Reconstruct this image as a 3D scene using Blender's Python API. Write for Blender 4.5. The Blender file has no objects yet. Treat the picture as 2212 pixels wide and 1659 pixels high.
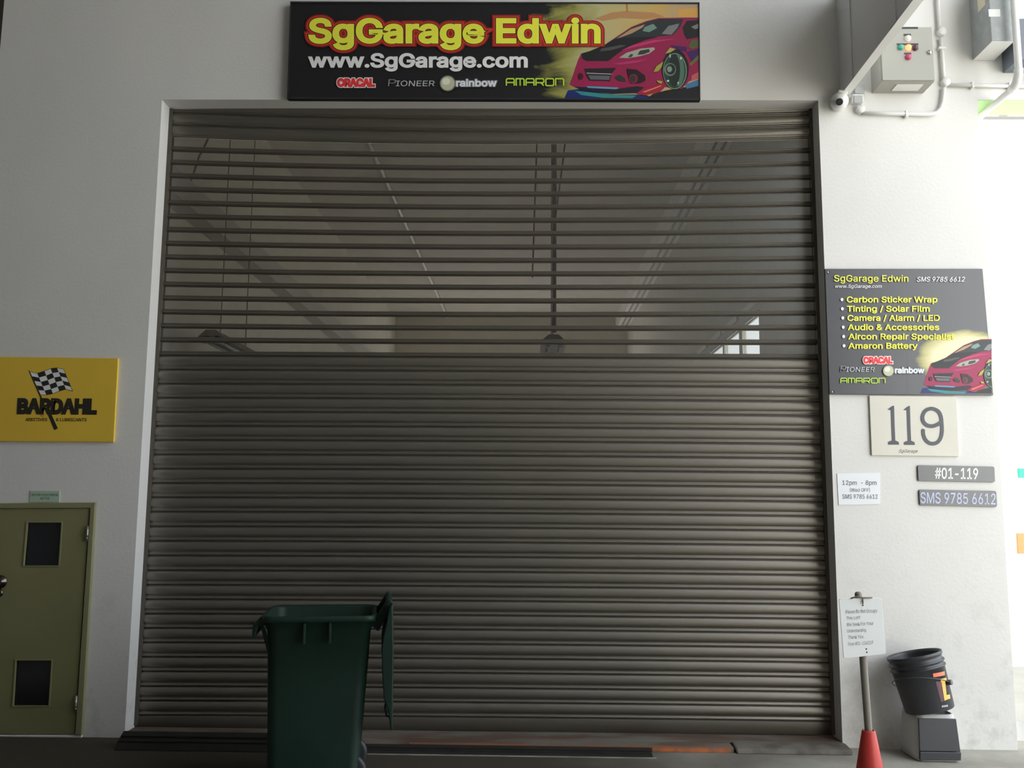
import bpy, bmesh, math, random
from mathutils import Vector, Matrix
random.seed(7)
S = bpy.context.scene
COL = S.collection
# ------------------------------------------------------------------ camera
W, H, F = 2212.0, 1659.0, 1950.0
CX, CY = W/2, H/2
DIST = 6.1                                     # camera to the wall face
def _solve():
    sx = 0.0055; n = Vector((40.0, 0, F)); 
    n.y = (F*F - 40*60.0)/14780.0
    n = n.normalized()
    # x axis (1, sx, sz) square to n
    sz = -(n.x + sx*n.y)/n.z
    x = Vector((1, sx, sz)).normalized()
    z = n.cross(x)                              # image axes: u right, v down, w forward
    if z.y > 0: z = -z
    return x, n, z
XC, YC, ZC = _solve()
def _ray(px, py):
    d = Vector(((px-CX)/F, (py-CY)/F, 1.0))
    return Vector((d.dot(XC), d.dot(YC), d.dot(ZC)))
_r = _ray(1830, 1615.5)
EYE = -_r.z/_r.y*DIST                           # eye height above the floor (floor z = 0)
CAM = Vector((0, -DIST, EYE))
def P(px, py, Y=0.0):                           # point on the plane y = Y (parallel to the wall) seen at that place
    r = _ray(px, py); t = (Y + DIST)/r.y
    return Vector((r.x*t, Y, EYE + r.z*t))
def PZ(px, py, Z=0.0):                          # point on a level plane z = Z
    r = _ray(px, py); t = (Z - EYE)/r.z
    return Vector((r.x*t, -DIST + r.y*t, Z))
cam = bpy.data.cameras.new('camera'); co = bpy.data.objects.new('camera', cam); COL.objects.link(co)
cam.sensor_fit = 'HORIZONTAL'; cam.sensor_width = 36.0; cam.lens = F/W*36.0; cam.clip_start = 0.05; cam.clip_end = 300
R = Matrix(((XC.x, -XC.y, -XC.z), (YC.x, -YC.y, -YC.z), (ZC.x, -ZC.y, -ZC.z)))
co.matrix_world = Matrix.Translation(CAM) @ R.to_4x4()
S.camera = co
# ------------------------------------------------------------------ sky and exposure
wd = bpy.data.worlds.new('sky'); S.world = wd; wd.use_nodes = True
bg = wd.node_tree.nodes['Background']
bg.inputs[0].default_value = (0.90, 0.97, 1.05, 1); bg.inputs[1].default_value = 1.0
sun = bpy.data.lights.new('sun', 'SUN'); sun.energy = 7.0; sun.angle = 0.009; sun.color = (1.0, 0.985, 0.96)
so = bpy.data.objects.new('sun', sun); COL.objects.link(so); so.rotation_euler = Vector((-0.12, -0.50, -0.86)).to_track_quat('-Z', 'Y').to_euler()
S.view_settings.view_transform = 'Standard'; S.view_settings.look = 'None'
S.view_settings.exposure = 1.9; S.view_settings.gamma = 1; S.view_settings.use_curve_mapping = False
S.cycles.max_bounces = 10; S.cycles.diffuse_bounces = 6; S.cycles.transparent_max_bounces = 24
S.cycles.caustics_reflective = False; S.cycles.caustics_refractive = False
# ------------------------------------------------------------------ materials
def lin(c):
    return tuple((v/255/12.92 if v <= 10.3 else ((v/255+0.055)/1.055)**2.4) for v in c)
MC = {}
def mat(name, rgb, rough=0.6, spec=0.5, metal=0.0, var=0.0, vscale=3.0, var2=None, bump=0.0, bscale=60.0, emit=0.0, stretch=None):
    """painted surface: colour, broken up by noise (var), optional second colour in patches, fine relief"""
    if name in MC: return MC[name]
    m = bpy.data.materials.new(name); m.use_nodes = True
    nt = m.node_tree; b = nt.nodes['Principled BSDF']
    b.inputs['Base Color'].default_value = (*rgb, 1); b.inputs['Roughness'].default_value = rough
    b.inputs['Metallic'].default_value = metal; b.inputs['Specular IOR Level'].default_value = spec
    if emit:
        b.inputs['Emission Color'].default_value = (*rgb, 1); b.inputs['Emission Strength'].default_value = emit
    geo = nt.nodes.new('ShaderNodeNewGeometry'); src = geo.outputs['Position']
    if stretch:
        mp = nt.nodes.new('ShaderNodeMapping'); mp.inputs['Scale'].default_value = stretch
        nt.links.new(src, mp.inputs['Vector']); src = mp.outputs[0]
    n = nt.nodes.new('ShaderNodeTexNoise'); n.inputs['Scale'].default_value = vscale; n.inputs['Detail'].default_value = 6
    nt.links.new(src, n.inputs['Vector'])
    r = nt.nodes.new('ShaderNodeValToRGB')
    if var2:
        r.color_ramp.elements[0].position = 0.42; r.color_ramp.elements[1].position = 0.62
        r.color_ramp.elements[0].color = (*rgb, 1); r.color_ramp.elements[1].color = (*var2, 1)
    else:
        v = var if var else 0.03
        r.color_ramp.elements[0].position = 0.3; r.color_ramp.elements[1].position = 0.7
        r.color_ramp.elements[0].color = (*[c*(1-v) for c in rgb], 1); r.color_ramp.elements[1].color = (*[min(1, c*(1+v)) for c in rgb], 1)
    nt.links.new(n.outputs['Fac'], r.inputs['Fac']); nt.links.new(r.outputs['Color'], b.inputs['Base Color'])
    if bump:
        n2 = nt.nodes.new('ShaderNodeTexNoise'); n2.inputs['Scale'].default_value = bscale; n2.inputs['Detail'].default_value = 4
        nt.links.new(geo.outputs['Position'], n2.inputs['Vector'])
        bp = nt.nodes.new('ShaderNodeBump'); bp.inputs['Strength'].default_value = bump; bp.inputs['Distance'].default_value = 0.004
        nt.links.new(n2.outputs['Fac'], bp.inputs['Height']); nt.links.new(bp.outputs['Normal'], b.inputs['Normal'])
    MC[name] = m
    return m
def ink(rgb255, gain=2.1, rough=0.45):          # printed colour, given as it looks in the shade
    c = [min(0.9, v*gain) for v in lin(rgb255)]
    return mat('ink_%d_%d_%d' % tuple(rgb255), c, rough, 0.5)
def wall_paint():
    m = mat('wall_paint', (0.72, 0.71, 0.685), 0.8, 0.25, var=0.03, vscale=1.3, bump=0.25, bscale=45)
    nt = m.node_tree; b = nt.nodes['Principled BSDF']
    old = b.inputs['Base Color'].links[0].from_socket
    geo = nt.nodes.new('ShaderNodeNewGeometry'); sp = nt.nodes.new('ShaderNodeSeparateXYZ'); nt.links.new(geo.outputs['Position'], sp.inputs[0])
    # scuffs and grime splashed low on the plaster
    mr = nt.nodes.new('ShaderNodeMapRange'); mr.inputs['From Min'].default_value = 1.5; mr.inputs['From Max'].default_value = 0.0
    nt.links.new(sp.outputs['Z'], mr.inputs['Value'])
    n = nt.nodes.new('ShaderNodeTexNoise'); n.inputs['Scale'].default_value = 4.0; n.inputs['Detail'].default_value = 9; n.inputs['Roughness'].default_value = 0.7
    nt.links.new(geo.outputs['Position'], n.inputs['Vector'])
    r = nt.nodes.new('ShaderNodeValToRGB'); r.color_ramp.elements[0].position = 0.52; r.color_ramp.elements[1].position = 0.72
    nt.links.new(n.outputs['Fac'], r.inputs['Fac'])
    mu = nt.nodes.new('ShaderNodeMath'); mu.operation = 'MULTIPLY'; nt.links.new(r.outputs['Color'], mu.inputs[0]); nt.links.new(mr.outputs[0], mu.inputs[1])
    mu2 = nt.nodes.new('ShaderNodeMath'); mu2.operation = 'MULTIPLY'; mu2.inputs[1].default_value = 0.55; nt.links.new(mu.outputs[0], mu2.inputs[0])
    mx = nt.nodes.new('ShaderNodeMix'); mx.data_type = 'RGBA'
    nt.links.new(mu2.outputs[0], mx.inputs['Factor']); nt.links.new(old, mx.inputs['A']); mx.inputs['B'].default_value = (0.33, 0.32, 0.28, 1)
    nt.links.new(mx.outputs['Result'], b.inputs['Base Color'])
    return m
def clear_mat(name, tint, gloss=0.06, rough=0.08):
    m = bpy.data.materials.new(name); m.use_nodes = True; nt = m.node_tree; nt.nodes.clear()
    o = nt.nodes.new('ShaderNodeOutputMaterial'); t = nt.nodes.new('ShaderNodeBsdfTransparent'); t.inputs[0].default_value = (*tint, 1)
    g = nt.nodes.new('ShaderNodeBsdfGlossy'); g.inputs['Roughness'].default_value = rough; g.inputs[0].default_value = (.9, .9, .9, 1)
    lw = nt.nodes.new('ShaderNodeLayerWeight'); lw.inputs['Blend'].default_value = 0.5
    pw = nt.nodes.new('ShaderNodeMath'); pw.operation = 'POWER'; pw.inputs[1].default_value = 5; nt.links.new(lw.outputs['Facing'], pw.inputs[0])
    f = nt.nodes.new('ShaderNodeMath'); f.operation = 'MULTIPLY_ADD'; f.inputs[1].default_value = 0.9; f.inputs[2].default_value = gloss; nt.links.new(pw.outputs[0], f.inputs[0])
    mx = nt.nodes.new('ShaderNodeMixShader'); nt.links.new(f.outputs[0], mx.inputs[0])
    nt.links.new(t.outputs[0], mx.inputs[1]); nt.links.new(g.outputs[0], mx.inputs[2]); nt.links.new(mx.outputs[0], o.inputs[0])
    return m
M_WALL = wall_paint()
M_CONC = mat('raw_concrete', (0.34, 0.325, 0.29), 0.85, 0.25, var2=(0.22, 0.205, 0.175), vscale=4, bump=0.5, bscale=30)
M_CEIL = mat('soffit_paint', (0.42, 0.41, 0.39), 0.85, 0.2, var=0.06)
M_SLAT = mat('bronze_slat', (0.235, 0.217, 0.186), 0.43, 0.5, metal=0.84, var=0.05, vscale=2.0, stretch=(0.6, 1, 5))
M_RAIL = mat('bronze_rail', (0.095, 0.083, 0.066), 0.46, 0.5, metal=0.2, var=0.08, vscale=3.0, stretch=(0.6, 1, 5))
M_CLEAR = clear_mat('smoked_polycarbonate', (0.42, 0.405, 0.38), 0.10, 0.38)
M_GLASS = clear_mat('window_glass', (0.93, 0.95, 0.95))
M_WHITE = mat('white_plastic', (0.72, 0.72, 0.70), 0.45, 0.5, var=0.03)
M_GREYM = mat('grey_painted_metal', (0.40, 0.41, 0.41), 0.5, 0.4, var=0.04)
M_FIN = mat('fin_paint', (0.70, 0.71, 0.72), 0.7, 0.3, var=0.04)
M_BLACK = mat('black_plastic', (0.022, 0.024, 0.028), 0.5, 0.5, var=0.15, vscale=8)
M_STEEL = mat('worn_steel', (0.45, 0.44, 0.42), 0.35, 0.5, metal=0.9, var=0.1, vscale=20)
M_BIN = mat('green_bin_plastic', (0.008, 0.026, 0.018), 0.5, 0.3, var=0.12, vscale=5, bump=0.15, bscale=90)
M_OLIVE = mat('olive_door_paint', (0.225, 0.215, 0.105), 0.55, 0.35, var=0.06, vscale=2.5)
M_OLIVED = mat('olive_frame_paint', (0.245, 0.235, 0.125), 0.55, 0.35, var=0.06, vscale=2.5)
# ------------------------------------------------------------------ mesh helpers
class MB:
    def __init__(s): s.v = []; s.f = []; s.sm = []
    def add(s, vs, fs, smooth=False):
        o = len(s.v); s.v += [Vector(v) for v in vs]; s.f += [tuple(i+o for i in f) for f in fs]; s.sm += [smooth]*len(fs); return s
    def box(s, a, b):
        x0, y0, z0 = [min(a[i], b[i]) for i in range(3)]; x1, y1, z1 = [max(a[i], b[i]) for i in range(3)]
        return s.add([(x0,y0,z0),(x1,y0,z0),(x1,y1,z0),(x0,y1,z0),(x0,y0,z1),(x1,y0,z1),(x1,y1,z1),(x0,y1,z1)],
                     [(0,3,2,1),(4,5,6,7),(0,1,5,4),(1,2,6,5),(2,3,7,6),(3,0,4,7)])
    def hexa(s, lo, hi):                         # two matching quads
        return s.add(list(lo)+list(hi), [(3,2,1,0),(4,5,6,7),(0,1,5,4),(1,2,6,5),(2,3,7,6),(3,0,4,7)])
    def prism(s, pts, off):                      # polygon pushed along a vector
        n = len(pts); off = Vector(off)
        return s.add(list(pts)+[Vector(p)+off for p in pts], [tuple(range(n))[::-1], tuple(range(n, 2*n))] + [(i, (i+1) % n, (i+1) % n+n, i+n) for i in range(n)])
    def poly(s, pts): return s.add(pts, [tuple(range(len(pts)))])
    def tube(s, path, r, seg=12, cap=True):
        path = [Vector(p) for p in path]; rr = r if isinstance(r, (list, tuple)) else [r]*len(path)
        o = len(s.v); up = None; vs = []; fs = []
        for i, p in enumerate(path):
            d = (path[min(i+1, len(path)-1)]-path[max(i-1, 0)]).normalized()
            if up is None: up = d.orthogonal().normalized()
            up = (up - d*up.dot(d)).normalized(); w = d.cross(up)
            for k in range(seg):
                a = 2*math.pi*k/seg; vs.append(p+(up*math.cos(a)+w*math.sin(a))*rr[i])
        for i in range(len(path)-1):
            for k in range(seg):
                k2 = (k+1) % seg; fs.append((i*seg+k, i*seg+k2, (i+1)*seg+k2, (i+1)*seg+k))
        s.add(vs, fs, True)
        if cap:
            n = len(path); s.f += [tuple(o+k for k in range(seg))[::-1], tuple(o+(n-1)*seg+k for k in range(seg))]; s.sm += [False, False]
        return s
    def lathe(s, prof, seg=32, M=None):          # (r, z) profile turned about z, placed by M
        vs = []; fs = []
        for r, z in prof:
            for k in range(seg):
                a = 2*math.pi*k/seg; p = Vector((r*math.cos(a), r*math.sin(a), z)); vs.append(M @ p if M else p)
        for i in range(len(prof)-1):
            for k in range(seg):
                k2 = (k+1) % seg; fs.append((i*seg+k, i*seg+k2, (i+1)*seg+k2, (i+1)*seg+k))
        return s.add(vs, fs, True)
    def loft(s, rings, closed=True, cap0=False, cap1=False, smooth=True):
        n = len(rings[0]); vs = [p for r in rings for p in r]; fs = []
        for i in range(len(rings)-1):
            for k in range(n if closed else n-1):
                k2 = (k+1) % n; fs.append((i*n+k, i*n+k2, (i+1)*n+k2, (i+1)*n+k))
        s.add(vs, fs, smooth); o = len(s.v)-len(vs)
        if cap0: s.f.append(tuple(o+k for k in range(n))[::-1]); s.sm.append(False)
        if cap1: s.f.append(tuple(o+len(vs)-n+k for k in range(n))); s.sm.append(False)
        return s
ORG = {}
def _finish(o, label, cat, group, kind):
    if label: o['label'] = label
    if cat: o['category'] = cat
    if group: o['group'] = group
    if kind: o['kind'] = kind
    return o
def empty(name, loc, label=None, cat=None, group=None, kind=None):
    o = bpy.data.objects.new(name, None); COL.objects.link(o); o.location = loc; o.empty_display_size = 0.1
    ORG[o] = Vector(loc); return _finish(o, label, cat, group, kind)
def mk(name, mb, m, parent=None, label=None, cat=None, group=None, kind=None, bevel=0.0, fix=True):
    org = ORG[parent] if parent else (Vector((0, 0, 0)))
    if not parent and not kind and mb.v:         # put a thing's origin at the middle of its base
        xs = [v.x for v in mb.v]; ys = [v.y for v in mb.v]; zs = [v.z for v in mb.v]
        org = Vector(((min(xs)+max(xs))/2, (min(ys)+max(ys))/2, min(zs)))
    me = bpy.data.meshes.new(name); me.from_pydata([tuple(v-org) for v in mb.v], [], mb.f)
    for p, sm in zip(me.polygons, mb.sm): p.use_smooth = sm
    me.materials.append(m)
    if fix:
        bm = bmesh.new(); bm.from_mesh(me); bmesh.ops.recalc_face_normals(bm, faces=bm.faces); bm.to_mesh(me); bm.free()
    me.update()
    o = bpy.data.objects.new(name, me); COL.objects.link(o)
    if parent: o.parent = parent
    else: o.location = org
    ORG[o] = org
    if bevel:
        b = o.modifiers.new('edge', 'BEVEL'); b.width = bevel; b.segments = 2; b.limit_method = 'ANGLE'; b.angle_limit = 0.6
    return _finish(o, label, cat, group, kind)
def round_px(c, r=0, seg=4):                     # four picture corners -> outline, corners rounded by r px
    if r <= 0: return [Vector((x, y)) for x, y in c]
    out = []
    n = len(c)
    for i in range(n):
        p = Vector(c[i]); a = (Vector(c[i-1])-p).normalized(); b = (Vector(c[(i+1) % n])-p).normalized()
        for k in range(seg+1):
            t = k/seg; q = p + a*r*(1-t)**2 + b*r*t**2
            out.append(q)
    return out
def board(name, c, Yf, Yb, m, parent=None, r=0, bevel=0.0, **kw):
    pts = [P(q[0], q[1], Yf) for q in round_px(c, r)]
    return mk(name, MB().prism(pts, (0, Yb-Yf, 0)), m, parent, bevel=bevel, **kw)
def flat(name, polys, Y, m, parent, **kw):       # print: flat shapes lying on a board
    mb = MB()
    for k, pl in enumerate(polys): mb.poly([P(x, y, Y-k*1.5e-5) for x, y in pl])
    return mk(name, mb, m, parent, fix=False, **kw)
def ell(cx, cy, rx, ry, n=24, a0=0, a1=360):
    return [(cx+rx*math.cos(math.radians(a0+(a1-a0)*k/n)), cy+ry*math.sin(math.radians(a0+(a1-a0)*k/n))) for k in range(n if a1-a0 == 360 else n+1)]
def stroke(path, w):                             # a band of width w along a path, as quads + round joints
    out = []
    for (x0, y0), (x1, y1) in zip(path[:-1], path[1:]):
        d = Vector((x1-x0, y1-y0)); 
        if d.length == 0: continue
        n = Vector((-d.y, d.x)).normalized()*w/2
        out.append([(x0+n.x, y0+n.y), (x1+n.x, y1+n.y), (x1-n.x, y1-n.y), (x0-n.x, y0-n.y)])
    for x, y in path[1:-1]: out.append(ell(x, y, w/2, w/2, 12))
    return out
CAPH = [None]
import os
try:                                             # the sans face that ships inside Blender; the built-in face if it is missing
    FONT = bpy.data.fonts.load(os.path.join(bpy.utils.system_resource('DATAFILES'), 'fonts', 'Inter.woff2'))
except Exception:
    FONT = None
def _text_mesh(s, offset=0.0, bevel=0.0):
    cu = bpy.data.curves.new('lettering_curve', 'FONT'); cu.body = s; cu.size = 1
    if FONT: cu.font = FONT
    cu.offset = offset; cu.resolution_u = 3
    cu.fill_mode = 'FRONT' if not bevel else 'BOTH'; cu.bevel_depth = bevel; cu.bevel_resolution = 1
    o = bpy.data.objects.new('lettering_tmp', cu); COL.objects.link(o)
    dg = bpy.context.evaluated_depsgraph_get(); dg.update()
    me = o.evaluated_get(dg).to_mesh()
    vs = [v.co.copy() for v in me.vertices]; fs = [tuple(p.vertices) for p in me.polygons]
    o.evaluated_get(dg).to_mesh_clear(); bpy.data.objects.remove(o); bpy.data.curves.remove(cu)
    return vs, fs
def text(s, x0, x1, base, cap, Y, m, parent, bold=0.0, shear=0.0, base1=None, outline=0.0, name='lettering', **kw):
    if CAPH[0] is None:
        v, _ = _text_mesh('H'); CAPH[0] = max(q.y for q in v)
    ref, _ = _text_mesh(s); a = min(q.x for q in ref); b = max(q.x for q in ref)
    vs, fs = _text_mesh(s, bold, outline)
    base1 = base if base1 is None else base1; mb = MB(); out = []
    if outline: fs = [f for f in fs if sum(vs[i].z for i in f)/len(f) > 1e-5]
    for q in vs:
        t = (q.x-a)/(b-a); h = q.y/CAPH[0]*cap
        out.append(P(x0+t*(x1-x0)+shear*h, base+t*(base1-base)-h, Y-q.z*0.003))
    mb.add(out, fs)
    return mk(name, mb, m, parent, fix=False, **kw)

# ================================================================== THE SETTING
FLOOR_Z = 0.0
CEIL_Z = 6.6                                    # ceiling inside the unit
DZ = 8.4                                        # soffit over the driveway
# outline of the shutter opening on the wall face
oTL, oTR, oBR, oBL = P(350, 215), P(1767.4, 216.5), P(1820.3, 1613), P(268, 1604)
ox0, ox1, oz1 = (oTL.x+oBL.x)/2, (oTR.x+oBR.x)/2, (oTL.z+oTR.z)/2
oTLz, oTRz = oTL.z, oTR.z
xL = P(5, 50).x; xR = (P(2110.4, 216).x + P(2199, 1610).x)/2
lintel_z = P(2150, 215.5).z
WT = 0.24
mb = MB()
def wq(a, b, c, d): mb.prism([Vector((p[0], 0, p[1])) for p in (a, b, c, d)], (0, WT, 0))
wq((xL, 0), (oBL.x, 0), (oTL.x, oTLz), (xL, oTLz))
mb.prism([Vector(p) for p in ((xL, 0, oTLz), (oTL.x, 0, oTLz), (oTR.x, 0, oTRz), (xR, 0, oTRz), (xR, 0, DZ), (xL, 0, DZ))], (0, WT, 0))
wq((oBR.x, 0), (xR, 0), (xR, oTRz), (oTR.x, oTRz))
mb.prism([Vector(p) for p in ((xR, 0, lintel_z), (9.5, 0, lintel_z), (9.5, 0, DZ), (xR, 0, DZ))], (0, WT, 0))
mk('wall_front', mb, M_WALL, kind='structure')
mk('trim_1', MB().box((xL-1.2, -0.0, 0), (xL, WT, DZ)), mat('dark_brown_paint', (0.045, 0.036, 0.022), 0.6), kind='structure')
mk('wall_left', MB().box((-9.2, -14, 0), (-9.0, 0.2, DZ)).box((-9.0, 0, 0), (xL-1.2, WT, DZ)), M_CEIL, kind='structure')
mk('wall_rear', MB().box((-9.2, -14.2, 0), (5.0, -14, DZ)), mat('rear_grey_paint', (0.34, 0.335, 0.32), 0.8, 0.2, var=0.06), kind='structure')
mk('wall_light_blocker', MB().box((4.5, -14.0, 0), (4.75, -5.9, DZ)), mat('rear_grey_paint', (0.34, 0.335, 0.32), 0.8, 0.2, var=0.06), kind='structure')  # unseen wall added to hold daylight off the left side
mk('wall_rear_outside', MB().box((5.0, -14.3, 0), (16.0, -14, 9.0)), mat('rear_white_paint', (0.80, 0.80, 0.78), 0.8, 0.2, var=0.03), kind='structure')
mk('ceiling', MB().box((-9.2, -14.2, DZ), (4.4, WT, DZ+0.3)), M_CEIL, kind='structure')
# floor: dark brown driveway slab with a paler concrete apron towards the open side
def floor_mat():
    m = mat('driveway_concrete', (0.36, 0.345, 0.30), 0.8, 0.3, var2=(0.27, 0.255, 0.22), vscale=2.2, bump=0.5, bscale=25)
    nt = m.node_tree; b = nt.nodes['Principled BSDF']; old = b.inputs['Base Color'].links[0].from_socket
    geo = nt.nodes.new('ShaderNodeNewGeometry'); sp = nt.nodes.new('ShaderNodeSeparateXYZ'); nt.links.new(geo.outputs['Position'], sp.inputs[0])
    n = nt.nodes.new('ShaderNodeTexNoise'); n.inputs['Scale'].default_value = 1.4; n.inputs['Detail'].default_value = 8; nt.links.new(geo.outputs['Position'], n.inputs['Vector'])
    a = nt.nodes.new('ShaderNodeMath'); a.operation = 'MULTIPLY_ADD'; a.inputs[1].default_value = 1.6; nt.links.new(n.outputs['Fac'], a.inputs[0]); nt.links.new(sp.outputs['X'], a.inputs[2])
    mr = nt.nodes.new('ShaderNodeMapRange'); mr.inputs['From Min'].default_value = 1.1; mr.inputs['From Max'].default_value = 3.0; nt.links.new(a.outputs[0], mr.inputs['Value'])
    my = nt.nodes.new('ShaderNodeMapRange'); my.inputs['From Min'].default_value = -1.1; my.inputs['From Max'].default_value = -2.0; nt.links.new(sp.outputs['Y'], my.inputs['Value'])  # unseen floor in front kept paler to bounce light upward
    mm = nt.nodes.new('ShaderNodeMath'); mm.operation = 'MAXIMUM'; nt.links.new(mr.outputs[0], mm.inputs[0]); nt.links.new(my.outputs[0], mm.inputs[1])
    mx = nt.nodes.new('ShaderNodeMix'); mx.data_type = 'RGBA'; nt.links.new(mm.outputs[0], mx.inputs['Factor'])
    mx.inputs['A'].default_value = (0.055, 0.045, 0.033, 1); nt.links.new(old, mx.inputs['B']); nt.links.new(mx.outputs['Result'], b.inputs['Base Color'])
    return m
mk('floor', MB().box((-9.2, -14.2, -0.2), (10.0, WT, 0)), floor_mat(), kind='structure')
mk('ground', MB().box((10.0, -40, -0.22), (60, 60, -0.02)).box((3.6, WT, -0.22), (9.5, 60, -0.02)), mat('sunlit_yard', (0.40, 0.39, 0.36), 0.9, 0.2, var=0.08), kind='structure')
# ---- inside the unit, seen through the clear slats
IX0, IX1, IY1 = -3.75, 2.62, 18.3
M_IN = mat('interior_wall_paint', (0.62, 0.59, 0.53), 0.85, 0.2, var=0.05)
wins = []
def in_x(px): return (IX1 - 0)/((px-1146)/F)     # depth along the right wall at which a column shows
for a, b in ((1643, 1606), (1599, 1566.5), (1563, 1536), (1531, 1511)):
    y0 = in_x(a)-DIST; y1 = in_x(b)-DIST; wins.append((y0, y1))
WZ0, WZ1 = 1.1, P(1640, 672, 0).z
# window head height from the top of the nearest column
WZ1 = EYE + (1087-673)/F*in_x(1642)
mbw = MB(); yy = WT
for y0, y1 in wins:
    mbw.box((IX1, yy, 0), (IX1+0.05, y0, CEIL_Z)); mbw.box((IX1, y0, 0), (IX1+0.05, y1, WZ0)); mbw.box((IX1, y0, WZ1), (IX1+0.05, y1, CEIL_Z)); yy = y1
mbw.box((IX1, yy, 0), (IX1+0.05, IY1, CEIL_Z))
mk('wall_interior_right', mbw, M_IN, kind='structure')
mk('wall_interior_left', MB().box((IX0-0.05, WT, 0), (IX0, IY1, CEIL_Z)), M_IN, kind='structure')
mk('wall_interior_back', MB().box((IX0, IY1, 0), (-2.9, IY1+0.1, CEIL_Z)).box((1.9, IY1, 0), (IX1+0.05, IY1+0.1, CEIL_Z)).box((-2.9, IY1, 4.6), (1.9, IY1+0.1, CEIL_Z)), M_IN, kind='structure')
mk('ceiling_interior', MB().box((IX0-0.05, WT, CEIL_Z), (IX1+0.05, IY1+0.1, CEIL_Z+0.3)), mat('interior_soffit', (0.50, 0.47, 0.42), 0.85, 0.2, var=0.05), kind='structure')
mk('floor_interior', MB().box((IX0-0.05, WT, -0.2), (IX1+0.05, IY1+0.1, 0)), mat('interior_floor', (0.35, 0.33, 0.29), 0.7), kind='structure')
M_FR = mat('grey_window_frame', (0.45, 0.46, 0.46), 0.5)
for i, (y0, y1) in enumerate(wins):
    w = mk('window_%d' % (i+1), MB().box((IX1-0.012, y0-0.03, WZ1), (IX1+0.03, y1+0.03, WZ1+0.05)).box((IX1-0.012, y0-0.03, WZ0-0.05), (IX1+0.03, y1+0.03, WZ0)), M_FR, kind='structure')
    mk('window_pane', MB().box((IX1+0.02, y0, WZ0), (IX1+0.025, y1, WZ1)), M_GLASS, w)
    mk('ledge', MB().box((IX1-0.03, y0, WZ1+0.12), (IX1, y1, WZ1+0.19)), M_WHITE, w)
# white beam run along the ceiling corner, with two conduits under it
mk('trim_2', MB().box((2.30, WT, CEIL_Z-0.35), (IX1, IY1, CEIL_Z)), mat('beam_white', (0.75, 0.73, 0.68), 0.7), kind='structure')
mk('trim_3', MB().box((IX0, WT, 4.55), (IX0+0.22, IY1, 4.82)), mat('beam_grey', (0.46, 0.44, 0.41), 0.7), kind='structure')
for dx in (0.10, 0.22):
    mk('ceiling_conduit', MB().tube([(2.30+dx, WT+0.1, CEIL_Z-0.37), (2.30+dx, IY1-0.1, CEIL_Z-0.37)], 0.018, 8), mat('dark_conduit', (0.26, 0.24, 0.22), 0.6),
       label='thin dark conduit along the white beam seen behind the clear slats, %s' % ('nearer the middle' if dx < .15 else 'nearer the windows'), cat='conduit', group='conduits under the interior beam')
mk('ceiling_conduit', MB().tube([(-2.3, WT+0.1, CEIL_Z-0.05), (-2.3, IY1-0.1, CEIL_Z-0.05)], 0.03, 8), M_WHITE,
   label='pale conduit running into the unit, seen behind clear slats at upper left of shutter', cat='conduit')
# ---- far side of the passage at the right
M_FAR = mat('far_white_paint', (0.85, 0.86, 0.85), 0.8, 0.2, var=0.02)
FY = 3.2
gz0 = P(2160, 262, FY).z
mk('wall_passage', MB().box((IX1+0.6, FY, -0.2), (9.5, FY+0.2, gz0+1.2)), M_FAR, kind='structure')
mk('trim_4', MB().box((xR+0.001, 0.004, lintel_z-0.005), (9.5, WT-0.002, lintel_z)), mat('lime_green_paint', (0.55, 0.78, 0.40), 0.7), kind='structure')

# ---- sill in the opening
sill_top = P(990, 1579, 0.155).z
M_SILL = mat('worn_red_brown_sill', (0.105, 0.065, 0.048), 0.8, 0.3, var2=(0.15, 0.135, 0.112), vscale=6, bump=0.5, bscale=40, stretch=(0.35, 1, 1))
sx0 = P(255, 1600, 0).x; sx1 = P(1822, 1600, 0).x
mk('trim_5', MB().box((oBL.x-0.0, -0.02, 0), (oBR.x, 0.24, sill_top)), M_SILL, kind='structure', bevel=0.006)
sl = mk('trim_6', MB().box((P(262, 1600, -.2).x, -0.157, 0), (P(1588, 1600, -.2).x, -0.02, sill_top-0.002)), M_SILL, kind='structure', bevel=0.006)
fx0, fx1 = P(1412, 1618, -.237).x, P(1585, 1618, -.237).x
mk('painted_edge', MB().box((fx0, -0.162, 0.002), (fx1, -0.156, sill_top-0.008)), mat('orange_edge_paint', (0.52, 0.15, 0.05), 0.6, var2=(0.30, 0.12, 0.06), vscale=14), sl, label='worn orange paint')
mk('painted_edge', MB().box((P(880, 1600, -.237).x, -0.162, sill_top-0.008), (P(1585, 1600, -.237).x, -0.152, sill_top+0.001)), mat('faded_orange_paint', (0.30, 0.11, 0.05), 0.7, var2=(0.2, 0.12, 0.08), vscale=9), sl, label='faded orange stripe')
# concrete lip at the right end
mk('trim_7', MB().prism([Vector(p) for p in ((P(1592, 1610, -.2).x, -0.185, 0), (P(1592, 1610, -.2).x, -0.165, 0.030), (P(1592, 1610, -.2).x, -0.08, 0.037), (P(1592, 1610, -.2).x, -0.022, 0.038), (P(1592, 1610, -.2).x, -0.022, 0))], (P(1846, 1615, -.2).x-P(1592, 1610, -.2).x, 0, 0)), mat('dirty_concrete', (0.15, 0.137, 0.115), 0.85, 0.25, var2=(0.09, 0.08, 0.066), vscale=7, bump=0.5, bscale=30), kind='structure', bevel=0.012)

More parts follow.
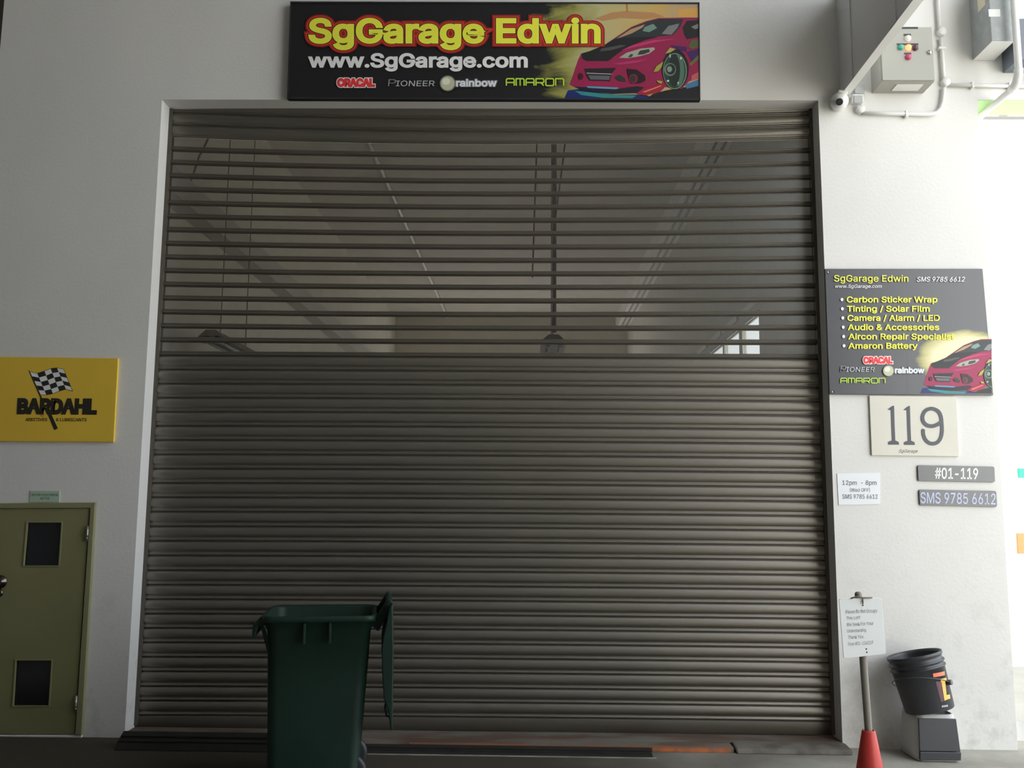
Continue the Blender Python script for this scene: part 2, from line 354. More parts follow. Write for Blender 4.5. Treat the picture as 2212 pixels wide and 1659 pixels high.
# ================================================================== ROLLER SHUTTER
SY = 0.155
BL_Y = [228, 257, 283.3, 310.4, 338.4, 366, 394.5, 422.5, 451, 479.5, 508, 537.3, 566.2, 595.1, 624.4, 653.7, 683.4, 712.8, 742.3, 771.8, 802, 832, 862.2, 892.4, 922.8, 953.5, 984.6,
        1015.5, 1046.6, 1077.6, 1108.7, 1140.4, 1172, 1203.7, 1235.8, 1267.3, 1298.6, 1329.8, 1360.7, 1392, 1423.4, 1454.7, 1487.0, 1518, 1549.7]
def interp(x, tab):
    for (a, va), (b, vb) in zip(tab[:-1], tab[1:]):
        if x <= b: return va + (vb-va)*(x-a)/(b-a)
    return tab[-1][1]
def row_y(yc, x):                                # the joints droop a little towards the middle near the top
    dl = interp(yc, [(200, -12), (310, -13), (480, -8.5), (624, -6.4), (683, -5.9), (772, -3.8), (892, -2.7), (1578, -4.6)])
    dr = interp(yc, [(200, -9), (310, -10), (480, -5.5), (624, -2.9), (683, -2.9), (772, 3.7), (892, 5.6), (1578, 8.4)])
    t = (x-340)/(990-340) if x < 990 else (1770-x)/(1770-990)
    d = dl if x < 990 else dr
    k = 1-max(0, t)
    # quadratic through the three measured points
    X = (x-1055)/715.0; yl, ym, yr = dl, 0.0, dr
    a = (yl+yr)/2; b = (yr-yl)/2
    return yc + a*X*X + b*X
shut = empty('roller_shutter', (P(1040, 1579, SY).x, SY, sill_top), 'tall closed bronze roller shutter with a band of clear slats above', 'roller shutter')
SX0, SX1 = ox0+0.0, ox1-0.0
NS = 10
def slat_rings(y0c, y1c, prof):
    rings = []
    for i in range(NS+1):
        px = 292+(1806-292)*i/NS
        A = P(px, row_y(y0c, px), SY); B = P(px, row_y(y1c, px), SY)
        # clamp to the opening at this height
        ring = []
        for t, y in prof:
            z = A.z+(B.z-A.z)*t
            f = (z-0)/(oz1); xa = oBL.x+(oTL.x-oBL.x)*f+0.0; xb = oBR.x+(oTR.x-oBR.x)*f
            x = xa+(xb-xa)*i/NS
            ring.append(Vector((x, SY+y, z)))
        rings.append(ring)
    return rings
SOLID = [(0.0, 0.010), (0.03, 0.004), (0.07, 0.000), (0.16, -0.0065), (0.28, -0.0105), (0.40, -0.0115), (0.52, -0.0100), (0.62, -0.0060), (0.68, -0.0005), (0.71, 0.003),
         (0.78, 0.0035), (0.84, 0.001), (0.875, -0.0045), (0.92, -0.0045), (0.945, 0.001), (0.97, 0.010), (1.0, 0.010)]
RAIL = [(0.66, 0.004), (0.69, 0.000), (0.73, -0.001), (0.78, 0.0035), (0.84, 0.001), (0.875, -0.0045), (0.92, -0.0045), (0.945, 0.001), (0.97, 0.010), (1.0, 0.010), (1.02, 0.004), (1.04, 0.012),
        (1.04, 0.016), (0.66, 0.016)]
for i in range(len(BL_Y)-1):
    y0, y1 = BL_Y[i], BL_Y[i+1]
    if 3 <= i < 19:
        o = mk('slat', MB().loft(slat_rings(y0, y1, RAIL), closed=False), M_RAIL, shut)
        mk('clear_panel', MB().loft(slat_rings(y0, y1, [(0.03, 0.008), (0.70, 0.008)]), closed=False), M_CLEAR, o)
    else:
        mk('slat', MB().loft(slat_rings(y0, y1, SOLID), closed=False), M_SLAT, shut)
mk('bottom_bar', MB().loft(slat_rings(1549.7, 1579, [(0.0, 0.012), (0.06, -0.004), (0.1, -0.006), (0.96, -0.006), (1.0, 0.0), (1.0, 0.02)]), closed=False), M_RAIL, shut)
for nm, xa, xb in (('l', oBL, oTL), ('r', oBR, oTR)):
    s = 1 if nm == 'l' else -1
    lo = [Vector((xa.x, SY-0.02, 0.045)), Vector((xa.x+s*0.022, SY-0.02, 0.045)), Vector((xa.x+s*0.022, SY+0.04, 0.045)), Vector((xa.x, SY+0.04, 0.045))]
    hi = [v+Vector((xb.x-xa.x, 0, oz1-0.045)) for v in lo]
    mk('guide_rail', MB().hexa(lo, hi), M_RAIL, shut)

# ================================================================== INSIDE FITTINGS
def batten(px, py, Z, length, label):
    c = P(px, py, Z-DIST); x, z = c.x, c.z; y = Z-DIST
    e = empty('batten_light', (x, y, z), label, 'light fitting', 'unlit batten lights inside the unit')
    body = mat('fitting_body', (0.33, 0.29, 0.26), 0.6)
    mk('body', MB().prism([Vector(p) for p in ((x-0.05, y, z+0.06), (x+0.05, y, z+0.06), (x+0.13, y, z-0.01), (x+0.11, y, z-0.02), (x-0.11, y, z-0.02), (x-0.13, y, z-0.01))], (0, length, 0)), body, e)
    for s in (-1, 1):
        mk('lamp_tube', MB().tube([(x+s*0.06, y+0.02, z-0.05), (x+s*0.06, y+length-0.02, z-0.05)], 0.016, 10), M_WHITE, e)
        mk('lamp_holder', MB().box((x+s*0.06-0.02, y, z-0.075), (x+s*0.06+0.02, y+0.025, z)), M_WHITE, e)
    for t in (0.2, 0.8):
        mk('suspension_wire', MB().tube([(x, y+length*t, z+0.05), (x, y+length*t, CEIL_Z)], 0.006, 6), body, e)
    return e
batten(455, 725, 8.7, 1.35, 'dark hanging batten light seen through clear slats, on the yellow sign side')
batten(1196, 735, 8.9, 1.35, 'dark hanging batten light seen end-on through the middle of the clear slats')
c0 = P(1197, 735, 2.7)
mk('drop_pole', MB().tube([(c0.x, 2.7, c0.z+0.08), (P(1198, 300, 2.7).x, 2.7, CEIL_Z)], 0.022, 10), mat('fitting_body', (0, 0, 0)), label='thin dark pole dropping to the end-on batten light behind clear slats', cat='pole')
for a, b, lab in (((1160, 300), (1150, 600), 'thin straight cord behind the clear slats, just left of the dark drop pole'),
                  ((1222, 300), (1200, 470), 'thin slanting cord behind the clear slats meeting the dark drop pole')):
    mk('hanging_cord', MB().tube([P(a[0], a[1], 2.6)+(P(a[0], a[1], 2.6)-P(b[0], b[1], 2.6))*((CEIL_Z-P(a[0], a[1], 2.6).z)/(P(a[0], a[1], 2.6).z-P(b[0], b[1], 2.6).z)), P(b[0], b[1], 2.6)], 0.008, 6), mat('fitting_body', (0, 0, 0)), label=lab, cat='cord')
mk('hanging_cord', MB().tube([Vector((P(455, 300, 3.0).x, 3.0, CEIL_Z)), P(450, 300, 3.0), P(430, 340, 3.0), P(415, 385, 3.0), P(398, 415, 3.0), P(380, 440, 3.0)], 0.012, 6), mat('fitting_body', (0, 0, 0)), label='dark curved cable behind clear slats in top corner of the shutter', cat='cord')

# ================================================================== SIGNS
# --- big banner over the shutter
YB = -0.045
ban = board('banner_sign', [(627, 3), (1511, 5), (1513, 216), (620, 213)], YB, 0.0, mat('banner_black', (0.012, 0.012, 0.014), 0.45, 0.5), bevel=0.003,
            label='wide black banner sign over the shutter with yellow lettering and a pink car', cat='sign')
def art_mat(name, x0, x1, zc, stops, nscale=5.0, distort=0.35, blob=None, gloss=(0.45, 0.5)):
    """print gradient running along x, its edge feathered by noise, with smoky streaks"""
    m = bpy.data.materials.new(name); m.use_nodes = True; nt = m.node_tree; b = nt.nodes['Principled BSDF']; b.inputs['Roughness'].default_value = gloss[0]; b.inputs['Specular IOR Level'].default_value = gloss[1]
    g = nt.nodes.new('ShaderNodeNewGeometry'); sp = nt.nodes.new('ShaderNodeSeparateXYZ'); nt.links.new(g.outputs['Position'], sp.inputs[0])
    n = nt.nodes.new('ShaderNodeTexNoise'); n.inputs['Scale'].default_value = nscale; n.inputs['Detail'].default_value = 5; n.inputs['Distortion'].default_value = 1.0
    mp = nt.nodes.new('ShaderNodeMapping'); mp.inputs['Rotation'].default_value = (0, 0.5, 0); mp.inputs['Scale'].default_value = (0.7, 1, 2.2)
    nt.links.new(g.outputs['Position'], mp.inputs[0]); nt.links.new(mp.outputs[0], n.inputs['Vector'])
    if blob:
        cx, cz, rx, rz = blob
        def ax(sock, c, r):
            s1 = nt.nodes.new('ShaderNodeMath'); s1.operation = 'SUBTRACT'; s1.inputs[1].default_value = c; nt.links.new(sock, s1.inputs[0])
            s2 = nt.nodes.new('ShaderNodeMath'); s2.operation = 'DIVIDE'; s2.inputs[1].default_value = r; nt.links.new(s1.outputs[0], s2.inputs[0])
            s3 = nt.nodes.new('ShaderNodeMath'); s3.operation = 'POWER'; s3.inputs[1].default_value = 2; nt.links.new(s2.outputs[0], s3.inputs[0]); return s3.outputs[0]
        ad = nt.nodes.new('ShaderNodeMath'); ad.operation = 'ADD'; nt.links.new(ax(sp.outputs['X'], cx, rx), ad.inputs[0]); nt.links.new(ax(sp.outputs['Z'], cz, rz), ad.inputs[1])
        mr = nt.nodes.new('ShaderNodeMapRange'); mr.inputs['From Min'].default_value = 1.6; mr.inputs['From Max'].default_value = 0.3; nt.links.new(ad.outputs[0], mr.inputs['Value'])
    else:
        mr = nt.nodes.new('ShaderNodeMapRange'); mr.inputs['From Min'].default_value = x0; mr.inputs['From Max'].default_value = x1; nt.links.new(sp.outputs['X'], mr.inputs['Value'])
    ma = nt.nodes.new('ShaderNodeMath'); ma.operation = 'MULTIPLY_ADD'; ma.inputs[1].default_value = distort; ma.inputs[2].default_value = 0
    sb = nt.nodes.new('ShaderNodeMath'); sb.operation = 'SUBTRACT'; sb.inputs[1].default_value = 0.5; nt.links.new(n.outputs['Fac'], sb.inputs[0])
    nt.links.new(sb.outputs[0], ma.inputs[0]); nt.links.new(mr.outputs[0], ma.inputs[2])
    r = nt.nodes.new('ShaderNodeValToRGB'); el = r.color_ramp.elements
    while len(el) < len(stops): el.new(0.5)
    for e, (p, c) in zip(el, stops): e.position = p; e.color = (*c, 1)
    nt.links.new(ma.outputs[0], r.inputs['Fac']); nt.links.new(r.outputs['Color'], b.inputs['Base Color'])
    return m
G = 1.7
def gl(c): return tuple(min(.9, v*G) for v in lin(c))
A_BAN = art_mat('banner_art_ground', P(1110, 100, YB).x, P(1520, 100, YB).x, 0, [(0.17, (0.012, .012, .014)), (0.27, gl((120, 118, 60))), (0.45, gl((150, 145, 105))), (0.75, gl((165, 135, 75))), (0.95, gl((150, 130, 105)))], nscale=3.2, distort=0.45)
flat('artwork', [[(1112, 7), (1508, 8), (1510, 213), (1112, 212)]], YB-0.0006, A_BAN, ban)
CAR = [
 ((22, 35, 95), [(430,1190),(480,1080),(640,1060),(1000,1130),(1400,1130),(1560,1190)]),
 ((45, 125, 125), [(560,1085),(760,1105),(1100,1135),(1300,1142),(1250,1172),(900,1168),(640,1135)]),
 ((25, 25, 28), [(1400,1190),(1500,1120),(1650,1080),(2062,1010),(2062,1190)]),
 ((60, 110, 150), [(1880,1010),(2062,940),(2062,1020),(1900,1060)]),
 ((140, 26, 72), [(640,640),(760,610),(880,560),(1000,480),(1060,440),(1240,320),(1420,250),(1560,215),(1860,210),(2060,210),(2060,930),(1930,970),(1840,1060),(1640,1040),(1580,1100),(1430,1130),(1300,1120),(1250,1060),(560,1040),(500,1010),(540,900),(580,780),(610,700)]),
 ((26, 27, 30), [(640,640),(740,610),(900,545),(1010,480),(1100,450),(1400,435),(1560,440),(1400,480),(1200,560),(1090,630),(1000,700),(960,730),(700,730),(650,700)]),
 ((70, 72, 70), [(880,580),(1120,535),(1180,545),(1000,600),(860,615)]),
 ((42, 47, 50), [(1020,475),(1240,330),(1440,255),(1580,225),(1860,225),(1820,330),(1730,420),(1500,440),(1380,440),(1100,455)]),
 ((165, 130, 100), [(1060,460),(1230,350),(1400,290),(1370,330),(1240,400),(1100,450)]),
 ((105, 135, 125), [(1370,370),(1400,320),(1500,285),(1545,335),(1450,385)]),
 ((115, 118, 118), [(1600,405),(1680,310),(1810,280),(1790,330),(1715,415)]),
 ((30, 30, 34), [(1850,330),(1900,250),(2058,235),(2058,440),(1900,470),(1870,420)]),
 ((120, 120, 118), [(1950,320),(2056,275),(2056,330),(2000,350)]),
 ((175, 50, 100), [(1120,600),(1250,540),(1500,480),(1780,462),(1500,510),(1250,570)]),
 ((165, 45, 95), [(1020,760),(1250,725),(1440,705),(1300,750),(1100,775)]),
 ((60, 28, 90), [(1700,540),(1900,560),(1900,620),(1780,590)]),
 ((60, 28, 90), [(1900,620),(2058,580),(2058,680),(1960,730)]),
 ((85, 85, 50), [(1920,560),(1950,480),(2058,470),(2058,560),(1960,590)]),
 ((90, 100, 45), [(1930,760),(2056,640),(2056,690),(1950,790)]),
 ((180, 85, 85), [(1960,900),(2058,850),(2058,930),(1950,960)]),
 ((150, 152, 138), [(1090,690),(1180,630),(1350,580),(1510,565),(1520,590),(1450,640),(1350,670),(1200,695)]),
 ((45, 55, 55), [(1310,655),(1340,605),(1450,585),(1460,620),(1380,650)]),
 ((50, 60, 55), [(1195,683),(1230,645),(1262,650),(1240,683)]),
 ((32, 26, 34), [(680,820),(1060,810),(1000,880),(985,970),(735,960),(700,900)]),
 ((85, 90, 95), [(722,900),(985,905),(975,955),(750,948)]),
 ((150, 150, 150), [(700,868),(1000,880),(1000,890),(705,880)]),
 ((35, 18, 28), [(1180,820),(1300,830),(1400,900),(1410,960),(1340,995),(1230,995),(1200,920)]),
 ((120, 30, 45), ell(1262, 940, 52, 55)), ((40, 45, 45), ell(1255, 940, 34, 42)),
 ((35, 50, 40), [(1040,920),(1090,890),(1160,930),(1172,978),(1080,965)]),
 ((60, 14, 25), ell(632, 912, 32, 40)),
 ((24, 24, 40), [(500,1010),(560,1035),(1060,1062),(1300,1030),(1390,1040),(1300,1112),(1000,1122),(640,1072)]),
 ((85, 140, 170), [(700,1028),(1085,1045),(1055,1066),(720,1050)]),
 ((150, 26, 42), [(1300,1120),(1380,1060),(1560,1000),(1640,1010),(1560,1100),(1400,1140)]),
 ((200, 130, 135), [(1370,1098),(1590,1020),(1600,1026),(1400,1104)]),
 ((22, 22, 24), ell(1765, 830, 160, 240)),
 ((125, 140, 125), ell(1758, 850, 142, 216)), ((35, 62, 50), ell(1756, 850, 134, 207)),
 ((75, 105, 90), ell(1800, 840, 70, 190)), ((28, 40, 36), ell(1750, 840, 70, 195)),
 ((95, 120, 105), ell(1700, 830, 72, 78)), ((30, 36, 34), ell(1706, 828, 56, 62)), ((120, 138, 128), ell(1694, 826, 30, 36)),
 ((200, 205, 200), ell(1676, 966, 14, 12, 10)), ((200, 205, 200), ell(1830, 695, 10, 16, 10)), ((190, 195, 190), ell(1797, 990, 8, 14, 10)), ((170, 175, 170), ell(1700, 668, 10, 24, 10)),
 ((150, 148, 60), [(1500,860),(1540,790),(1620,735),(1600,800),(1560,850)]),
 ((160, 150, 80), [(1640,640),(1700,570),(1770,585),(1700,630)]),
 ((150, 150, 60), [(1540,960),(1610,970),(1600,1000),(1560,990)]),
]
def clip(poly, xmin, xmax, ymin, ymax):
    for ax, lim, sgn in ((0, xmin, 1), (0, xmax, -1), (1, ymin, 1), (1, ymax, -1)):
        out = []
        for i in range(len(poly)):
            a, b = poly[i-1], poly[i]
            ia, ib = (a[ax]-lim)*sgn >= 0, (b[ax]-lim)*sgn >= 0
            if ia != ib:
                t = (lim-a[ax])/(b[ax]-a[ax]); out.append((a[0]+(b[0]-a[0])*t, a[1]+(b[1]-a[1])*t))
            if ib: out.append(b)
        poly = out
        if not poly: return poly
    return poly
def car_print(parent, Y, fmap, box, gain=2.0):
    byc = {}; e = None
    mats = []; mb = MB(); idx = []
    for k, (c, pl) in enumerate(CAR):
        q = clip([fmap(x, y) for x, y in pl], *box)
        if len(q) < 3: continue
        mb.poly([P(x, y, Y-0.00012*k) for x, y in q]); mm = ink(c, gain)
        if mm not in mats: mats.append(mm)
        idx.append(mats.index(mm))
    o = mk('car_print', mb, mats[0], parent, fix=False, label='flat print of a pink sports car')
    for mm in mats[1:]: o.data.materials.append(mm)
    for p, i in zip(o.data.polygons, idx): p.material_index = i
    return o
car_print(ban, YB-0.0012, lambda x, y: (1140+x/5.53, y/5.53), (1180, 1509, 6, 213), 1.25)
# the sky streaks over the car
flat('artwork', [[(1140+x/5.53, y/5.53) for x, y in ((790,225),(1000,150),(1180,130),(1500,150),(1640,200),(1400,230),(1100,215),(900,250))]], YB-0.0009, ink((135, 100, 65)), ban)
flat('artwork', [[(1140+x/5.53, y/5.53) for x, y in ((1170,40),(1195,40),(1198,150),(1180,150))]], YB-0.0010, ink((130, 90, 45)), ban)
flat('artwork', [[(1140+x/5.53, y/5.53) for x, y in ((1790,110),(2050,90),(2050,205),(1800,200))]], YB-0.0010, ink((160, 120, 60)), ban)
T = 'SgGarage Edwin'
B0 = 0.008
text(T, 670, 1294, 91, 49, YB-0.0070, ink((105, 22, 20)), ban, outline=0.105, name='lettering_glow')
text(T, 670, 1294, 91, 49, YB-0.0074, ink((150, 38, 28)), ban, outline=0.078, name='lettering_glow')
text(T, 670, 1294, 91, 49, YB-0.0080, ink((28, 22, 14)), ban, outline=0.048, name='lettering_outline')
text(T, 670, 1294, 91, 49, YB-0.0086, ink((190, 180, 52)), ban, outline=0.032)
text('www.SgGarage.com', 668, 1138, 144.5, 28, YB-0.0074, ink((172, 172, 172)), ban, outline=0.030)
def logos(parent, Y, orac, pion, ball, rain, amar):
    x0, x1, b, c = orac
    text('ORACAL', x0+2, x1-4, b-1, c-2, Y, ink((190, 180, 178)), parent, outline=0.13, name='logo')
    text('ORACAL', x0+2, x1-4, b-1, c-2, Y-0.0005, ink((165, 40, 42)), parent, outline=0.075, name='logo')
    for k, xx in enumerate((0.12, 0.62)):
        flat('logo', [ell(x0+(x1-x0)*xx, b-c*0.5, 2.4, 1.7, 10)], Y-0.001, ink((200, 190, 185)), parent)
    x0, x1, b, c = pion
    w = (x1-x0)
    text('P', x0, x0+w*0.17, b, c, Y, ink((95, 97, 102)), parent, bold=0.0, shear=0.1, name='logo')
    text('IONEER', x0+w*0.17, x1, b, c*0.78, Y, ink((135, 137, 140)), parent, shear=0.12, outline=0.004, name='logo')
    cx, cy, r = ball
    flat('logo', [ell(cx, cy, r, r)], Y, ink((95, 95, 85)), parent); flat('logo', [ell(cx, cy, r*0.86, r*0.86)], Y-0.0003, ink((140, 140, 122)), parent)
    flat('logo', [ell(cx-r*.2, cy-r*.25, r*0.5, r*0.45)], Y-0.0006, ink((165, 165, 148)), parent)
    x0, x1, b, c = rain
    text('rainbow', x0, x1, b, c*0.95, Y, ink((90, 92, 95)), parent, outline=0.075, name='logo')
    text('rainbow', x0, x1, b, c*0.95, Y-0.0005, ink((165, 168, 172)), parent, outline=0.028, name='logo')
    # wide open capitals drawn as strokes
    x0, x1, b, c = amar; n = 6; cw = (x1-x0)/n; lw = c*0.19; st = []
    def g(i, pts): return [(x0+(i+0.08+0.80*u)*cw, b-v*c) for u, v in pts]
    Ast = [[(0, 0), (0, .85), (.12, 1), (.9, 1), (1, .85), (1, 0)], [(0, .45), (1, .45)]]
    for i in (0, 2):
        for s_ in Ast: st += stroke(g(i, s_), lw)
    st += stroke(g(1, [(0, 0), (0, 1), (.88, 1), (1, .85), (1, 0)]), lw) + stroke(g(1, [(.5, 1), (.5, 0)]), lw)
    st += stroke(g(3, [(0, 0), (0, 1), (.9, 1), (1, .8), (1, .55), (.9, .42), (0, .42)]), lw) + stroke(g(3, [(.6, .42), (1, 0)]), lw)
    st += stroke(g(4, [(0.05, 0), (0, .15), (0, .85), (.1, 1), (.9, 1), (1, .85), (1, .15), (.9, 0), (0.05, 0)]), lw)
    st += stroke(g(5, [(0, 0), (0, 1), (.9, 1), (1, .85), (1, 0)]), lw)
    flat('logo', st, Y, ink((135, 160, 45)), parent)
logos(ban, YB-0.0072, (728, 812, 187, 17), (838, 938, 186, 15), (967, 180, 17), (986, 1072, 186, 15), (1092, 1220, 185, 15))
mk('frame', MB().prism([P(x, y, YB-.006) for x, y in ((627,3),(1511,5),(1511.3,8),(626.8,6))], (0,.006,0)).prism([P(x, y, YB-.006) for x, y in ((620.1,210),(1513,213),(1513,216),(620,213))], (0,.006,0))
   .prism([P(x, y, YB-.006) for x, y in ((1508.5,5),(1511,5),(1513,216),(1510.5,216))], (0,.006,0)).prism([P(x, y, YB-.006) for x, y in ((627,3),(629,3),(622.5,213),(620,213))], (0,.006,0)), M_BLACK, ban)

# --- price-list board right of the shutter
Y2 = -0.02
svc = board('service_sign', [(1782, 580.6), (2122.5, 580.4), (2145.8, 853.8), (1791.7, 851.6)], Y2, 0.0, mat('sign_navy', (0.030, 0.033, 0.045), 0.36, 0.8), bevel=0.002,
            label='dark square service board with yellow bulleted list, right of the shutter', cat='sign')
c1 = P(2090, 775, Y2)
A_SVC = art_mat('service_art_ground', 0, 0, 0, [(0.18, (0.030, .033, .045)), (0.42, gl((135, 130, 70))), (0.8, gl((180, 172, 135)))], nscale=5, distort=0.5, blob=(c1.x, c1.z, 0.30, 0.17), gloss=(0.36, 0.8))
flat('artwork', [[(1960, 690), (2131, 690), (2144, 851), (1960, 850)]], Y2-0.0006, A_SVC, svc)
car_print(svc, Y2-0.0012, lambda x, y: (1760+(1230+(x-640)*0.577)/4.894, 560+(1100+(y-640)*0.6)/4.894), (1980, 2142, 690, 850), 1.25)
YEL = ink((190, 180, 52)); WHT = ink((172, 172, 172))
YT = Y2-0.008
text('SgGarage Edwin', 1802, 1962, 608, 13.7, YT, YEL, svc, outline=0.008, base1=608.4)
text('SMS 9785 6612', 1980.3, 2083, 608.3, 10.2, YT, WHT, svc, shear=0.2, outline=0.006)
text('www.SgGarage.com', 1803, 1904, 621.8, 7, YT, WHT, svc, shear=0.2, outline=0.003)
for k, (s_, x0, x1, b) in enumerate((('Carbon Sticker Wrap', 1829.5, 2024.6, 653), ('Tinting / Solar Film', 1830, 2007.7, 673), ('Camera / Alarm / LED', 1831, 2029.7, 692.8),
                      ('Audio & Accessories', 1832, 2028.3, 712.8), ('Aircon Repair Specialist', 1833, 2061.4, 732.9), ('Amaron Battery', 1833, 1981.7, 752.9))):
    text(s_, x0, x1, b, 12, YT, YEL, svc, outline=0.020)
    flat('bullet', [ell(1818.8+0.9*k, b-6, 3.1, 3.6, 16)], YT, WHT, svc)
logos(svc, YT, (1864, 1931, 785, 14), (1815, 1889, 803, 13), (1919.4, 801, 12.5), (1934, 1996, 805.5, 12), (1814.8, 1914, 827.5, 10.5))
for x, y in ((1790, 588), (1799, 846)):
    mk('screw', MB().lathe([(0, -.001), (.009, 0), (.009, .003)], 14, Matrix.Translation(P(x, y, Y2-.002)) @ Matrix.Rotation(math.pi/2, 4, 'X')), M_STEEL, svc)

# --- 119 plate
Y3 = -0.015
n119 = board('number_sign', [(1878.1, 854.5), (2066.2, 857), (2072.2, 985.9), (1883.4, 983.5)], Y3, 0.0, mat('cream_board', (0.66, 0.64, 0.56), 0.6), bevel=0.002,
             label='cream board with tall dark unit numerals, under the service board', cat='sign')
def c5(pts): return [(1760+x/4.1475, 840+y/4.1475) for x, y in pts]
M_NAVY = mat('navy_ink', (0.035, 0.042, 0.06), 0.4, 0.6)
one = [(652,185),(690,155),(706,150),(711,152),(712,190),(716,330),(722,462),(735,468),(752,476),(756,500),(656,500),(655,477),(668,470),(690,463),(684,320),(680,190),(655,188)]
flat('numeral', [c5(one)], Y3-0.001, M_NAVY, n119)
flat('numeral', [c5([(x+142, y+2) for x, y in one])], Y3-0.001, M_NAVY, n119)
def smooth_path(pts, k=5):
    out = []
    for i in range(len(pts)-1):
        p0 = Vector(pts[max(i-1, 0)]); p1 = Vector(pts[i]); p2 = Vector(pts[i+1]); p3 = Vector(pts[min(i+2, len(pts)-1)])
        for j in range(k):
            t = j/k; q = 0.5*((2*p1)+(p2-p0)*t+(2*p0-5*p1+4*p2-p3)*t*t+(3*p1-p0-3*p2+p3)*t**3); out.append(tuple(q))
    out.append(tuple(pts[-1])); return out
nine = smooth_path([(971,368),(974,410),(992,455),(1025,484),(1062,491),(1100,478),(1128,440),(1140,385),(1138,310),(1130,245),(1105,200),(1050,177),(998,192),(969,235),(970,285),(1000,322),(1048,334),(1095,322),(1128,300)])
flat('numeral', stroke(c5(nine), 33/4.1475), Y3-0.001, M_NAVY, n119)
text('SgGarage', 1941.3, 1981.5, 977.4, 6.7, Y3-0.001, M_NAVY, n119, shear=0.35, base1=977.8)
# --- two registration style plates
M_PLATE = mat('plate_grey_black', (0.040, 0.045, 0.055), 0.3, 0.9)
for cor, s_, x0, x1, b0, b1, cap, mm, ol, lab in (
    ([(1982.3, 1004.7), (2148.2, 1008), (2149.6, 1041.6), (1983.7, 1038.7)], '#01-119', 2020, 2112.5, 1033.5, 1034.6, 22.5, ink((185, 185, 185)), 0.012, 'dark narrow plate with white unit number, the upper of the two plates'),
    ([(1985.4, 1057.5), (2152.3, 1060.6), (2154, 1095.1), (1987.1, 1091.5)], 'SMS 9785 6612', 1988.5, 2150.5, 1086.6, 1089.6, 23, ink((135, 142, 165)), 0.004, 'dark narrow plate with pale phone number, the lower of the two plates')):
    pl = board('number_plate', cor, -0.012, 0.0, M_PLATE, r=4, bevel=0.001, label=lab, cat='number plate', group='dark plates under the number board')
    text(s_, x0, x1, b0, cap, -0.013, mm, pl, outline=ol, base1=b1)
# --- opening hours paper
hp = board('hours_notice', [(1808.2, 1022.8), (1900.6, 1021.3), (1901, 1088.8), (1811.8, 1090.8)], -0.004, 0.0, mat('bright_paper', (0.78, 0.80, 0.84), 0.4, 0.5),
           label='small white paper with opening hours beside the shutter jamb', cat='notice')
GREY = ink((60, 60, 66))
text('12pm  - 8pm', 1819.8, 1893.6, 1047.4, 9.5, -0.005, GREY, hp, outline=0.004)
text('(Wed OFF)', 1836, 1879.4, 1062.2, 7.5, -0.005, GREY, hp)
text('SMS 9785 6612', 1819.8, 1895.7, 1077.2, 9.2, -0.005, GREY, hp, outline=0.004)

# --- yellow sign on the left
Y4 = -0.02
yel = board('oil_sign', [(-10, 770.6), (254.9, 773.9), (245, 954.6), (-20, 953)], Y4, 0.0, mat('sign_yellow', (0.80, 0.53, 0.055), 0.5, 0.4, var=0.02), bevel=0.002,
            label='yellow sign with chequered flag and black lettering on the pale wall', cat='sign')
def c7(pts): return [(x/4.3667, 740+y/4.3667) for x, y in pts]
INKB = mat('ink_black', (0.02, 0.018, 0.012), 0.5)
INKW = ink((172, 172, 172))
top = [(283,275),(352,290),(420,268),(478,245),(537,238),(600,252)]
bot = [(385,492),(437,494),(498,482),(560,458),(622,440),(685,458)]
mid_b = [0, 2, 4, 2, -4, 2]
def gp(i, j):
    t = j/5.0; a, b = Vector(top[i]), Vector(bot[i]); return tuple(a+(b-a)*t)
flat('flag', [c7([gp(i, 0) for i in range(6)]+[gp(5, j) for j in range(1, 6)]+[gp(i, 5) for i in range(4, -1, -1)])], Y4-0.0008, INKW, yel)
flat('flag_check', [c7([gp(i, j), gp(i+1, j), gp(i+1, j+1), gp(i, j+1)]) for i in range(5) for j in range(5) if (i+j) % 2], Y4-0.0014, INKB, yel)
ol = [gp(i, 0) for i in range(6)]+[gp(5, j) for j in range(1, 6)]+[gp(i, 5) for i in range(4, -1, -1)]
flat('flag_outline', stroke(c7(ol), 0.9), Y4-0.0018, INKB, yel)
flat('flagpole', [c7([(268,262),(276,262),(402,535),(405,560),(392,560),(384,530)]), c7([(424,618),(455,612),(546,810),(512,826)])], Y4-0.0014, INKB, yel)
text('BARDAHL', 39, 206, 891.6, 28.5, Y4-0.0016, INKB, yel, outline=0.060, base1=892.6, shear=0.06)
text('ADDITIVES', 54.5, 101.5, 909.6, 6.6, Y4-0.0016, INKB, yel, outline=0.012, base1=909.8, shear=0.1)
text('& LUBRICANTS', 121, 187, 909.9, 6.8, Y4-0.0016, INKB, yel, outline=0.012, base1=910.2, shear=0.1)
flat('trademark', stroke([p for p in ell(91, 897, 2.6, 2.6, 14)]+[(93.6, 897)], 0.6), Y4-0.0016, INKB, yel)

